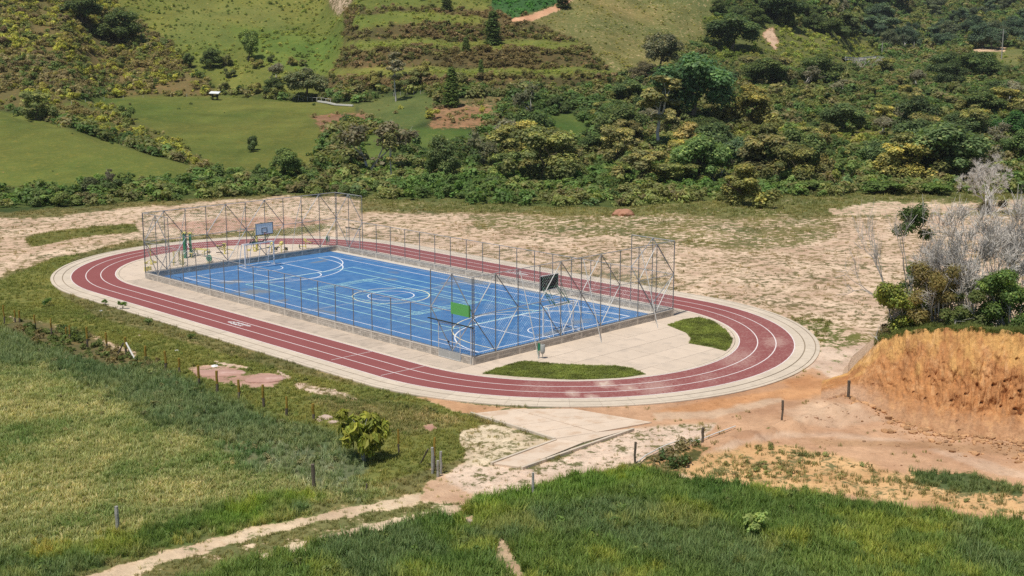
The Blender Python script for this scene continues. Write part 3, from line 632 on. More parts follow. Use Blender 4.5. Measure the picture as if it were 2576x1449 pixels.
# ------------------------------------------------------------------ block walls
WH = .506
def wall(name, length, along, org, inward, label, gap=None):
    """along: unit vector; inward: unit vector of the thickness; gap (a, b) open for a gate"""
    root = empty(name, (*org, 0), label=label, cat='wall', group='low block walls round the court')
    T = .15
    def pt(u, t, z): return (along[0]*u+inward[0]*t, along[1]*u+inward[1]*t, z)
    def box(nm, u0, u1, t0, t1, z0, z1, mat, me=None):
        c = pt((u0+u1)/2, (t0+t1)/2, (z0+z1)/2)
        h = ((u1-u0)/2, (t1-t0)/2, (z1-z0)/2)
        key = (nm, round(h[0], 3), round(h[1], 3), round(h[2], 3), along)
        if key not in CACHE:
            CACHE[key] = MB().obox((0, 0, 0), (along[0]*h[0], along[1]*h[0], 0), (inward[0]*h[1], inward[1]*h[1], 0), (0, 0, h[2])).me(nm, mat)
        o = obj(nm, CACHE[key], root); o.location = c; return o
    segs = [(0, length)] if not gap else [(0, gap[0]), (gap[1], length)]
    for a, b in segs: box('mortar_core', a+.01, b-.01, .018, T-.018, -.05, WH-.05, 'mortar'); box('coping', a, b, -.012, T+.012, WH-.055, WH, 'coping')
    nb = int(round(length/2))
    for i in range(nb+1):
        u = i*length/nb; u0, u1 = max(0, u-.09), min(length, u+.09)
        if gap and gap[0]-.05 < u < gap[1]+.05: continue
        box('pilaster', u0, u1, -.006, T+.006, -.02, WH-.058, 'pilaster')
    for i in range(nb):
        a, b = i*length/nb+.09, (i+1)*length/nb-.09
        for c in range(3):
            z0 = .002+c*.150; cuts = [a]; u = a+(.40 if c % 2 == 0 else .20)
            while u < b-.06: cuts.append(u); u += .405
            cuts.append(b)
            for p, q in zip(cuts, cuts[1:]):
                if gap and q > gap[0] and p < gap[1]:
                    if p < gap[0]-.1: q = gap[0]
                    elif q > gap[1]+.1: p = gap[1]
                    else: continue
                o = box('block', round(p+.006, 3), round(q-.006, 3), 0, T, z0+.004, z0+.144, 'block'); o.location = Vector(o.location)+Vector((inward[0], inward[1], 0))*random.uniform(-.004, .004)
    return root
CACHE = {}
GATE_N = (1.16, 3.17); GATE_F = (36.6, 38.5)
wall('block_wall', 40, (0, 1), (0, 0), (1, 0), 'long low grey block wall nearest the front straight of the track', GATE_N)
wall('block_wall', 40, (0, 1), (20, 0), (-1, 0), 'long low block wall on the far side of the blue court, with pale drain strip')
wall('block_wall', 19.68, (1, 0), (.16, 0), (0, 1), 'short low block wall beside the cream paving and trash bin')
wall('block_wall', 19.68, (1, 0), (.16, 40), (0, -1), 'short shaded block wall in front of the exercise machines')

# ------------------------------------------------------------------ tall fence
ZB, ZM, ZT = WH, 3.10, 5.53
def netmesh(w, h, s=.15, r=.0036):
    mb = MB()
    for sg in (1, -1):
        c = -h
        while c < w:
            # line x = c + t, z = t (sg=1) ; mirrored for sg=-1
            t0, t1 = max(0, -c), min(h, w-c)
            if t1-t0 > .05:
                a = (c+t0, t0); b = (c+t1, t1)
                if sg < 0: a = (w-a[0], a[1]); b = (w-b[0], b[1])
                mb.tube((a[0], 0, a[1]), (b[0], 0, b[1]), r, 3, cap=False)
            c += s*1.414
    return mb.me('net_panel', 'wire')
NET_LO = netmesh(2.0, ZM-ZB-.06); NET_HI = netmesh(2.0, ZT-ZM)
POST = {}
def pipe(nm, root, a, b, r=.026, mat='pipe'):
    key = (nm, tuple(round(v, 3) for v in (Vector(b)-Vector(a))), r, mat)
    if key not in POST: POST[key] = MB().tube((0, 0, 0), Vector(b)-Vector(a), r, 8).me(nm, mat)
    o = obj(nm, POST[key], root); o.location = a; return o
def fence(org, along, length, tall, diam, label, out=None, skip=()):
    BR = 1 if along[1] else -1
    root = empty('court_fence', (*org, 0), label=label, cat='fence', group='tall pipe and mesh fences round the court')
    nb = int(length/2)
    def pt(i, z): return (along[0]*2*i, along[1]*2*i, z)
    rz = math.atan2(along[1], along[0])
    for i in range(nb+1):
        if i in skip: continue
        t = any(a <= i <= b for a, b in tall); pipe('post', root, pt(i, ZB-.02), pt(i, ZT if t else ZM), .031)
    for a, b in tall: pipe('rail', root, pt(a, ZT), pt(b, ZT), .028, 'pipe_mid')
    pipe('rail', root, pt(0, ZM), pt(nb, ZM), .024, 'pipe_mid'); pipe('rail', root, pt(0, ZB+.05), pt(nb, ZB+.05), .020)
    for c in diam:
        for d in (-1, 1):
            pipe('brace', root, pt(c, ZT-.02), pt(c+d, ZM), .031, 'pipe_light' if d == BR else 'pipe'); pipe('brace', root, pt(c+d, ZM), pt(c, ZB+.05), .031, 'pipe_light' if d == -BR else 'pipe')  # one brace of each pair brighter: sunlit look painted in by material
    for i in range(nb):
        o = obj('net_panel', NET_LO, root); o.location = pt(i, ZB+.06); o.rotation_euler = (0, 0, rz)
        if any(a <= i < b for a, b in tall):
            o = obj('net_panel', NET_HI, root); o.location = pt(i, ZM); o.rotation_euler = (0, 0, rz)
    if out:
        for x in (4, 10, 16):
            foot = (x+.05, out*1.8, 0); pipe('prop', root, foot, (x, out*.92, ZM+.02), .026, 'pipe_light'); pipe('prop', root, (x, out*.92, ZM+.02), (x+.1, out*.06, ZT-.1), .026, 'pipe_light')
            pipe('strut', root, (x, out*.92, ZM), (x, 0, ZM), .018)
    return root
W2 = .075
fence((W2, 0), (0, 1), 40, [(0, 2), (18, 20)], (1, 19), 'front long fence of grey posts, raised at both ends, with green panel')
fence((20-W2, 0), (0, 1), 40, [(0, 2), (18, 20)], (1, 19), 'far long fence of grey posts behind the blue court')
fence((0, W2), (1, 0), 20, [(0, 10)], (1, 4, 6, 9), 'tall end fence with diamond bracing beside the cream paving', -1)
fence((0, 40-W2), (1, 0), 20, [(0, 10)], (1, 4, 6, 9), 'tall end fence with diamond bracing before the exercise machines', 1)
def gate(x, y0, y1, sgn, label):
    root = empty('metal_gate', (x, y0, 0), label=label, cat='gate', group='pipe gates of the court'); w = y1-y0; s = sgn
    f = MB().tube((0, 0, .03), (0, 0, 2.3), .024).tube((0, w, .03), (0, w, 2.3), .024)
    for z in (.05, 1.16, 2.28): f.tube((0, 0, z), (0, w, z), .022)
    f.tube((0, w*.5, .05), (0, w*.5, .56), .016)
    f.o('gate_frame', 'pipe_light', root)
    MB().box((-.008, .03, .07), (.008, w-.03, .56), ).o('sheet_panel', 'bingrey', root)
    n = obj('gate_mesh', netmesh(w, 1.7, .15), root); n.location = (0, 0, .58); n.rotation_euler = (0, 0, math.pi/2)
    MB().box((-.015, w*.48, 1.1), (-.06, w*.56, 1.2)).o('latch', 'black', root)
    return root
gate(-.03, *GATE_N, -1, 'grey pipe gate with sheet bottom in the front wall near the corner')
gate(20.03, *GATE_F, 1, 'grey pipe gate in the far wall near the end with machines')
for (x, a, b, t) in ((-.04, -.05, 4.15, 'dark lintel bar over the front gate'), (20.04, 36.4, 38.7, 'dark lintel bar over the far gate')):
    r = empty('gate_lintel', (x, a, 0), label=t, cat='gate frame', group='lintels over the gates')
    MB().box((-.06, 0, 2.36), (.05, b-a, 2.41)).o('lintel_bar', 'darkpost', r)
    pipe('post', r, (0, .22, .0), (0, .22, 2.36), .024, 'pipe_light') if x < 0 else pipe('post', r, (0, .1, .0), (0, .1, 2.36), .024, 'pipe')
pn = empty('sign_panel', (-.01, .22, 2.98), label='plain bright green sheet panel fixed high on the front fence', cat='sign')
MB().box((-.02, 0, 0), (.0, 1.78, .74)).o('panel', 'sign', pn)
MB().box((-.045, .06, -.02), (-.022, .10, .80)).o('bar', 'black', pn)

# ------------------------------------------------------------------ goals with backboards
def goal(y, s, label):
    """s: direction (in y) towards the field"""
    g = empty('goal', (0, y, .027), label=label, cat='goal', group='goals with basketball backboards')
    H = 2.05
    for x in (8.52, 11.52): MB().box((x-.04, -.04, 0), (x+.04, .04, H-.04)).o('post', 'whitegoal', g)
    MB().box((8.48, -.04, H-.04), (11.56, .04, H+.04)).o('crossbar', 'whitegoal', g)
    b = MB(); bk = -s
    for x in (8.52, 11.52): b.tube((x, 0, H), (x, bk*.45, H), .03).tube((x, bk*.45, H), (x, bk*1.0, .03), .03).tube((x, 0, .03), (x, bk*1.0, .03), .028)
    b.tube((8.52, bk*1.0, .03), (11.52, bk*1.0, .03), .028).tube((8.52, bk*.45, H), (11.52, bk*.45, H), .03)
    for x in (9.55, 10.5): b.tube((x, bk*.45, H), (x, bk*1.0, .03), .026)
    b.o('back_frame', 'whitegoal', g)
    st = MB()
    for x in (9.3, 10.7):
        st.tube((x, bk*.42, H-.02), (x, s*.82, 3.15), .03).tube((x, .02, H+.04), (x, s*.80, 3.0), .028).tube((x, bk*.42, H+.02), (x, s*.5, 3.5), .02)
        st.tube((x, s*.8, 2.95), (x, s*.8, 3.9), .025)
    st.tube((9.3, s*.8, 3.1), (10.7, s*.8, 3.1), .024).tube((9.3, s*.8, 3.75), (10.7, s*.8, 3.75), .024).tube((9.3, bk*.42, H+.05), (10.7, bk*.42, H+.05), .03).tube((9.3, s*.4, 2.6), (10.7, s*.4, 2.6), .022)
    st.tube((9.3, s*.8, 3.75), (10.0, s*.8, 3.1), .016)
    st.o('hoop_frame', 'dkgreen', g)
    y0 = s*.86; y1 = s*.90; lo, hi = min(y0, y1), max(y0, y1)
    bb = MB().box((9.1, lo, 2.9), (10.92, hi, 3.95)).o('backboard', 'board', g)
    MB().box((9.14, lo-.004 if s > 0 else hi+.001, 2.94), (10.88, lo-.001 if s > 0 else hi+.004, 3.91)).o('board_back', 'black', bb)
    fr = MB(); yy = s*.906
    def bar(x0, z0, x1, z1): fr.box((x0, min(yy, yy+s*.008), z0), (x1, max(yy, yy+s*.008), z1))
    bar(9.1, 2.9, 10.92, 2.955); bar(9.1, 3.9, 10.92, 3.95); bar(9.1, 2.96, 9.155, 3.895); bar(10.865, 2.96, 10.92, 3.895)
    bar(9.72, 3.06, 10.3, 3.11); bar(9.72, 3.46, 10.3, 3.51); bar(9.72, 3.115, 9.77, 3.455); bar(10.25, 3.115, 10.3, 3.455)
    fr.o('board_marking', 'black', bb)
    rm = MB(); pts = [(10.01+.225*math.cos(t*math.pi/8), s*(1.19)+.225*math.sin(t*math.pi/8), 3.03) for t in range(17)]
    rm.path(pts, .012, 5); rm.tube((10.01, s*.91, 3.03), (10.01, s*.97, 3.03), .03); rm.o('rim', 'orange_rim', g)
    return g
goal(38.0, -1, 'white goal with pale backboard face, near the exercise machines')
goal(2.15, 1, 'white goal with black-backed backboard, near the cream paving')

# ------------------------------------------------------------------ trash bins
def bin_(x, y, rz, label):
    r = empty('trash_bin', (x, y, .014), rz, label=label, cat='trash bin', group='bins beside the court')
    MB().tube((-.18, 0, 0), (-.18, 0, 1.0), .025, 8).o('post', 'green', r)
    MB().box((-.22, -.03, .50), (-.06, .03, .98)).o('side_panel', 'green', r)
    pr = [(.0, .28), (.07, .29), (.13, .36), (.15, .46), (.15, .86), (.12, .90), (.10, .88)]; V = []; F = []; n = 12
    for q, z in pr:
        for i in range(n): a = 2*math.pi*i/n; V.append((.10+q*math.cos(a), q*math.sin(a), z))
    for k in range(len(pr)-1):
        for i in range(n): F.append((k*n+i, k*n+(i+1) % n, (k+1)*n+(i+1) % n, (k+1)*n+i))
    obj('bin_body', mesh('bin_body', V, F, 'bingrey', True), r)
    MB().path([(.14, 0, 0), (.10, 0, .15), (.08, 0, .30)], .022).o('leg', 'bingrey', r)
    MB().tube((-.18, 0, .92), (.0, 0, .92), .015).o('bracket', 'pipe', r)
bin_(4.2, -1.78, -.7, 'grey bin with green post on the cream paving outside the end wall')
bin_(21.1, 42.9, .3, 'small grey and green bin beyond the far corner of the court')

# ------------------------------------------------------------------ outdoor gym
def G(name, fx, fy, rz, label):
    p = P(fx, fy, .014); return empty(name, p, rz, label=label, cat='exercise machine', group='outdoor exercise machines')
def F2(x, y): return ((400+x*900/2576)/1.26708, (580+y*900/2576)/1.26708)
def gx(name, rx, ry, rz, label): return G(name, *F2(rx, ry), rz, label)
g = gx('pull_tower', 548, 692, .7, 'tall green twin-column machine with yellow caps, the taller pair')
for dx in (-.16, .16): MB().box((dx-.09, -.10, 0), (dx+.09, .10, 2.25)).o('column', 'green', g)
MB().box((-.28, -.14, 2.25), (.28, .14, 2.36)).o('cap', 'yellow', g); MB().box((-.25, -.12, 1.9), (.25, .12, 1.98)).o('collar', 'yellow', g)
MB().tube((0, -.1, 1.6), (-.4, -.5, 1.0), .02).tube((-.4, -.5, 1.0), (-.1, -.5, 1.0), .02).o('handle', 'pipe_light', g); MB().box((-.3, -.8, .45), (.1, -.4, .5)).tube((-.1, -.6, 0), (-.1, -.6, .45), .04).o('seat', 'yellow', g)
MB().box((-.3, -.25, 0), (.3, .25, .03)).o('base', 'green', g)
g = gx('pull_tower', 600, 682, .7, 'tall green machine with pale panel and yellow cap, right of the twin columns')
MB().box((-.15, -.10, 0), (.02, .10, 2.15)).o('column', 'green', g); MB().box((-.18, -.13, 2.15), (.14, .13, 2.27)).o('cap', 'yellow', g)
MB().box((.03, -.06, 0), (.16, .06, 2.1)).o('column', 'green', g); MB().box((-.17, -.122, 1.2), (-.02, -.105, 1.6)).o('plate', 'white', g)
MB().box((.2, -.12, .15), (.5, .1, .6)).o('side_panel', 'white', g); MB().box((-.3, -.2, 0), (.6, .2, .04)).o('base', 'green', g)
g = gx('sit_up_bench', 690, 676, .75-math.pi/2-.35, 'low double sit-up bench of dull yellow rails')
for dy, h in ((-.22, .62), (.22, .62)): MB().box((-.75, dy-.06, h), (.75, dy+.06, h+.05)).o('rail', 'yellow', g)
MB().tube((-.7, 0, .62), (-.2, 0, .1), .035).tube((.7, 0, .62), (.1, 0, .30), .035).tube((-.2, 0, .1), (.9, 0, .34), .035).o('frame', 'yellow', g)
for dx in (-.55, .55): MB().tube((dx, -.2, 0), (dx, -.2, .62), .03).tube((dx, .2, 0), (dx, .2, .62), .03).o('leg', 'dkgreen', g)
g = gx('exercise_bike', 765, 738, .3, 'exercise bike with green flywheel against the shaded wall')
mb = MB(); n = 16
mb.tube((-.06, 0, .42), (.06, 0, .42), .30, 16); mb.o('flywheel', 'green', g)
MB().tube((.08, .0, .1), (.42, .35, .85), .035).tube((.0, 0, .05), (.5, .4, .05), .035).tube((.42, .35, .05), (.42, .35, .85), .03).o('frame', 'white', g)
MB().box((.30, .22, .85), (.56, .5, .92)).o('seat', 'black', g)
MB().tube((.55, .45, 0), (.62, .5, 1.05), .045).tube((.62, .5, 1.05), (.45, .3, 1.1), .025).o('handlebar', 'yellow', g); MB().box((-.3, -.1, 0), (.3, .1, .04)).o('base', 'yellow', g)
g = gx('rowing_machine', 905, 655, .2, 'yellow seated press machine with dark seats behind the end wall')
MB().tube((0, 0, 0), (0, 0, .7), .07).tube((-.7, .3, .85), (.1, 0, .45), .06).tube((.1, 0, .45), (.9, -.35, .22), .05).tube((-.5, .2, .55), (.2, 0, .25), .05).o('frame', 'yellow', g)
for a in ((-.45, .2, .72), (-.05, .05, .85)): MB().obox(a, (.16, 0, .02), (0, .15, 0), (0, 0, .03)).o('seat', 'black', g)
MB().obox((.05, .05, .8), (.03, 0, 0), (0, .2, 0), (0, 0, .2)).o('backrest', 'yellow', g); MB().tube((-.75, .3, .2), (-.2, .1, .15), .045).o('footrest', 'black', g); MB().box((-.2, -.15, 0), (.2, .15, .03)).o('base', 'yellow', g)
def walker(rx, ry, rz, label, sc=1):
    g = gx('air_walker', rx, ry, rz, label); g.scale = (sc,)*3
    for dx in (-.4, .4):
        MB().tube((dx, 0, 0), (dx, 0, 1.25), .045).o('upright', 'yellow', g)
        MB().box((dx-.07, -.25, .25), (dx+.07, .25, .29)).o('pedal', 'dkgreen', g); MB().tube((dx*.6, 0, .28), (dx*.6, 0, 1.1), .03).o('swing_arm', 'yellow', g)
    MB().tube((-.45, 0, 1.2), (.45, 0, 1.2), .04).o('crossbar', 'yellow', g); MB().tube((-.3, -.25, 1.3), (.3, -.25, 1.3), .022).tube((-.3, -.25, 1.3), (-.3, 0, 1.2), .022).tube((.3, -.25, 1.3), (.3, 0, 1.2), .022).o('handlebar', 'pipe_light', g)
walker(470, 755, .3, 'yellow twin swing walker in front of the green twin columns'); walker(525, 768, .9, 'pale yellow swing walker just left of the exercise bike', .9)
def stepper(rx, ry, rz, h, label):
    g = gx('twist_stepper', rx, ry, rz, label)
    MB().tube((0, 0, 0), (0, 0, h), .05).o('upright', 'yellow', g); MB().tube((-.3, 0, h*.72), (.3, 0, h*.72), .025).o('handlebar', 'pipe_light', g)
    for a in (0, 2.1, 4.2):
        c, s = math.cos(a), math.sin(a); MB().tube((0, 0, .35), (c*.45, s*.45, .12), .03).tube((c*.45, s*.45, .02), (c*.45, s*.45, .14), .16, 10).o('foot_disc', 'yellow', g)
    MB().tube((0, 0, h), (0, 0, h+.06), .07).o('cap', 'dkgreen', g)
stepper(232, 745, .2, 1.75, 'tall yellow twist stepper by the left corner of the fence')
stepper(1170, 628, .2, .75, 'low pale twist stepper behind the near goal net')
g = gx('push_station', 205, 808, .4, 'low yellow push-up block at the left corner of the wall')
MB().box((-.35, -.12, 0), (-.15, .12, .35)).box((.12, -.12, 0), (.35, .12, .32)).o('block', 'yellow', g); MB().tube((-.3, 0, .3), (.3, 0, .28), .05).o('bar', 'dkgreen', g)
g = gx('pull_tower', 1200, 618, .7, 'slim yellow and green tower standing behind the pale backboard')
MB().box((-.14, -.09, 0), (-.02, .09, 2.1)).o('column', 'yellow', g); MB().box((0, -.09, 0), (.12, .09, 2.2)).o('column', 'dkgreen', g); MB().box((-.2, -.11, 2.2), (.16, .11, 2.28)).o('cap', 'yellow', g)
MB().path([(0, 0, 1.9), (-.5, .1, .95), (-.75, .1, .9)], .02).o('swing_arm', 'black', g); MB().tube((-.8, .1, .8), (-.62, .1, .8), .16, 10).o('weight', 'black', g)
def legpress(rx, ry, rz, label):
    g = gx('leg_press', rx, ry, rz, label)
    MB().tube((0, 0, 0), (0, 0, .8), .05).tube((0, 0, .75), (-.55, .1, .55), .04).tube((0, 0, .2), (.7, -.1, .25), .04).o('frame', 'yellow', g)
    MB().box((-.7, -.12, .5), (-.3, .15, .56)).o('seat', 'black', g); MB().obox((.05, 0, .85), (.12, 0, .05), (0, .14, 0), (-.02, 0, .12)).o('backrest', 'yellow', g); MB().box((.55, -.25, .1), (.62, .1, .4)).o('footrest', 'black', g)
legpress(1335, 642, .4, 'dark low leg press behind the goal, left of the yellow one'); legpress(1422, 642, .2, 'yellow leg press with dark seat just right of the goal'); legpress(1645, 608, 2.6, 'yellow leg press standing alone near the far fence corner')

# ------------------------------------------------------------------ concrete apron and path below the track
def hull(pts): return [tuple(P(*p)[:2]) for p in pts]
ap = empty('concrete_path', (0, 0, 0), kind='structure')
M['apron'] = simple('apron_concrete', (.66, .53, .41), .88, .14, 1.2, bump=.25, stain=((.50, .34, .22), .8, .48, .66, .6), objvar=.04)
def strip_pieces(pts_l, pts_r, n, z):
    for i in range(n):
        a, b = i/n, (i+1)/n
        def lp(p, t):
            s = t*(len(p)-1); k = min(int(s), len(p)-2); f = s-k; return np.array(p[k])*(1-f)+np.array(p[k+1])*f
        q = [tuple(lp(pts_l, a)), tuple(lp(pts_r, a)), tuple(lp(pts_r, b-.003)), tuple(lp(pts_l, b-.003))]
        flat_poly('path_slab', hull(q), z+random.uniform(-.003, .003), 'apron', ap, .12)
strip_pieces([(1238, 1166), (1398, 1104)], [(1312, 1176), (1470, 1112)], 3, .014)
strip_pieces([(1190, 1040), (1398, 1104)], [(1290, 1029), (1500, 1088)], 4, .010)
strip_pieces([(1400, 1104.5), (1502, 1088)], [(1472, 1112), (1592, 1078)], 2, .016)
strip_pieces([(1292, 1029), (1502, 1087)], [(1440, 1028), (1640, 1062)], 4, .006)

for a_, b_ in (((1184, 1039), (1396, 1105.5)), ((1236, 1167), (1399, 1107)), ((1313, 1178), (1594, 1079.5))):
    a_, b_ = P(*a_), P(*b_); d_ = (b_-a_)/np.linalg.norm(b_-a_); n_ = np.array((-d_[1], d_[0], 0))*.07; k_ = int(np.linalg.norm(b_-a_)/1.6)
    for i_ in range(k_):
        p_, q_ = a_+(b_-a_)*i_/k_, a_+(b_-a_)*((i_+1)/k_)-d_*.02; zt_ = .07+random.uniform(-.012, .012)
        obj('edge_kerb', MB().obox(tuple((p_+q_)/2+np.array((0, 0, zt_/2-.08))), tuple((q_-p_)/2), tuple(n_), (0, 0, zt_/2+.08)).me('edge_kerb', 'kerb'), ap)
# ------------------------------------------------------------------ earth bank on the right
BF = [(2085, 1012, .0), (2150, 992, .0), (2200, 1018, .0), (2260, 1050, .0), (2400, 1090, .0), (2576, 1106, .0), (2900, 1118, 0), (3500, 1120, 0)]
BT = [(2085, 72.5, .05), (2150, 73.2, .35), (2190, 73.0, 1.5), (2232, 72.6, 2.62), (2330, 69.6, 3.8), (2450, 67.3, 4.45), (2576, 65.8, 4.6), (3250, 62.5, 4.7), (3430, 62, .1), (3500, 62, .0)]
def bank_profile(fx):
    xs = [b[0] for b in BF]; fy = np.interp(fx, xs, [b[1] for b in BF]); ang = -PITCH+np.arctan((fy-724.5)/FPX); Df = CAM[2]/np.tan(ang)
    Dt = np.interp(fx, [b[0] for b in BT], [b[1] for b in BT]); H = np.interp(fx, [b[0] for b in BT], [b[2] for b in BT])
    return Df, Dt, H
def bank_z(x, y):
    dx, dy = x-CAM[0], y-CAM[1]; D = dx*FH[0]+dy*FH[1]; s = (dx*RH[0]+dy*RH[1])/D
    fx = 1288+s*FPX*math.cos(PITCH*.8); Df, Dt, H = bank_profile(fx)
    v = (D-Dt); return H*(1-.03*np.clip(v, 0, 6))*(1-sstep(2.5, 8, v)) if v > 0 else H*max(0, min(1, (D-Df)/(Dt-Df)))
def build_bank():
    nu = 620; fx = np.concatenate([np.linspace(2085, 2600, 460), np.linspace(2603, 3450, 160)]); Df, Dt, H = bank_profile(fx)
    vf = np.concatenate([np.linspace(0, .28, 22), np.linspace(.29, 1, 66)]); vb = np.concatenate([np.linspace(.1, 6, 22), np.linspace(6.5, 18, 16)])
    rows = []; cols = []; info = []
    k = (fx-1288)/FPX/math.cos(PITCH*.8)
    along = np.cumsum(np.r_[0, np.diff(fx)])*.025
    for j, v in enumerate(vf):
        # talus then steep face
        zt = np.where(v < .28, (v/.28)**1.3*.16, .16+(v-.28)/.72*.84); dt = np.where(v < .28, v/.28*.42, .42+(v-.28)/.72*.58)
        gul = (fbm(along*1.1, np.full(nu, v*4.5), 71, 4)-.5)*1.7+(np.abs(vnoise(along*2.3+v*1.3+vnoise(along, np.full(nu, v*5), 5), np.full(nu, v*4), 73)-.5)-.25)*.55*min(1, v*2)+(fbm(along*5, np.full(nu, v*14), 79, 4)-.5)*.6*min(1, v*2)
        amp = np.clip(H/3, 0, 1)*(math.sin(math.pi*min(1, v*1.02))**.6 if v > 0 else 0)
        D = Df+(Dt-Df)*dt+gul*amp*.66; z = H*zt-.15+.24*float(sstep(0, .05, np.array(v)))+(fbm(along*4, np.full(nu, v*8), 91, 3)-.5)*.12*(v > 0)
        z = z+(fbm(along*2.2, np.full(nu, 3.), 97, 4)-.5)*.55*np.clip(H/3, 0, 1)*float(sstep(.75, 1, np.array(v)))
        rows.append((D, z, np.full(nu, v), gul))
    for v in vb:
        D = Dt+v; z = H*(1-.03*min(v, 6))*(1-sstep(2.5, 8, np.array(v)))+(fbm(along*1.2, np.full(nu, v*.6), 95, 3)-.5)*.35*np.clip(H/3, 0, 1)+(fbm(along*2.2, np.full(nu, 3.), 97, 4)-.5)*.55*np.clip(H/3, 0, 1)*float(sstep(1.2, 0, np.array(v)))
        z = z-.6*(1-sstep(.05, .5, z))*sstep(0, 1, np.array(v))
        rows.append((D, z, np.full(nu, 1+v), np.zeros(nu)))
    D = np.array([r[0] for r in rows]); z = np.array([r[1] for r in rows]); V = np.array([r[2] for r in rows]); Gq = np.array([r[3] for r in rows])
    X = CAM[0]+D*FH[0]+k*D*RH[0]; Y = CAM[1]+D*FH[1]+k*D*RH[1]
    # burrow holes
    r = random.Random(5); hole = np.zeros(X.shape)
    HX = [(2300,1004),(2360,1010),(2395,1025),(2430,1008),(2455,960),(2500,985),(2530,975),(2545,1020),(2520,1040),(2480,1062),(2410,1078),(2340,965),(2375,930),(2560,920),(2555,1045),(2330,1020),(2565,1000),(2470,1030),(2250,990),(2415,1100)]
    F2x, F2y = project(X.ravel(), Y.ravel(), z.ravel()); F2x = F2x.reshape(X.shape); F2y = F2y.reshape(X.shape)
    for hx, hy in HX:
        hy -= 15; w = np.exp(-(((F2x-hx)/4.5)**2+((F2y-hy)/3.2)**2)); hole = np.maximum(hole, w)
    X = X+FH[0]*hole*.3; Y = Y+FH[1]*hole*.3
    nr = X.shape[0]; i = (np.arange(nr-1)[:, None]*nu+np.arange(nu-1)[None]).ravel()
    me = qmesh('earth_bank', np.stack([X.ravel(), Y.ravel(), z.ravel()], 1), np.stack([i, i+1, i+nu+1, i+nu], 1), None, True)
    v = V.ravel(); n = fbm(along[None].repeat(nr, 0).ravel()*1.3, v*5, 41, 4); n2 = fbm(along[None].repeat(nr, 0).ravel()*2.8, v*13, 43, 4)
    top = sstep(.60, .92, v+(n-.5)*.9)[:, None]; base = sstep(.34, .10, v+(n2-.5)*.3)[:, None]
    c = np.array((.48, .225, .090))*(1-top)+np.array((.61, .345, .125))*top
    c = c*(1-.8*base)+np.array((.47, .27, .15))*.8*base
    tan = sstep(.55, .70, n2)[:, None]*.35; c = c*(1-tan)+np.array((.56, .35, .18))*tan
    blotch = sstep(.50, .66, fbm(along[None].repeat(nr, 0).ravel()*1.8+9, v*11, 47, 4))[:, None]*.38; c = c*(1-blotch)+np.array((.33, .15, .065))*blotch; c = c*(.82+.42*n2[:, None]); cl_ = np.array((.55, .36, .24)); lf = (sstep(2250, 2160, F2x.ravel()+(n-.5)*100)*sstep(.5, .2, v))[:, None]; c = c*(1-lf*.6)+cl_*lf*.6
    g = sstep(1.0, 1.5, v+(n-.5)*.9)[:, None]; gb = sstep(2290, 2230, F2x.ravel())[:, None]; c = c*(1-g)+g*((1-gb)*np.array((.19, .19, .07))+gb*np.array((.54, .38, .26)))
    attr(me, 'col', 'FLOAT_COLOR', np.clip(c, 0, 1))
    m, nt, b = newmat('cut_earth'); a = N(nt, 'ShaderNodeAttribute', attribute_name='col'); ge = N(nt, 'ShaderNodeNewGeometry')
    mp = N(nt, 'ShaderNodeMapping'); mp.inputs['Scale'].default_value = (1, 1, .75); L(nt, ge.outputs['Position'], mp.inputs[0])
    n1 = noise(nt, 5, 5, .68, mp.outputs[0]); n3 = noise(nt, 9, 4, .65, ge.outputs['Position'])
    f = mathn(nt, 'MULTIPLY', mathn(nt, 'ADD', mathn(nt, 'MULTIPLY', n1.outputs[0], 1.0), .5), mathn(nt, 'ADD', mathn(nt, 'MULTIPLY', n3.outputs[0], .5), .75))
    L(nt, mixc(nt, 1.0, a.outputs['Color'], f, 'MULTIPLY'), b.inputs['Base Color']); b.inputs['Roughness'].default_value = .95; b.inputs['Specular IOR Level'].default_value = .1
    bp = N(nt, 'ShaderNodeBump'); bp.inputs['Strength'].default_value = .9; bp.inputs['Distance'].default_value = .16; L(nt, n1.outputs[0], bp.inputs['Height']); L(nt, bp.outputs[0], b.inputs['Normal'])
    me.materials.append(m); tag(obj('earth_bank', me), kind='structure')
build_bank()

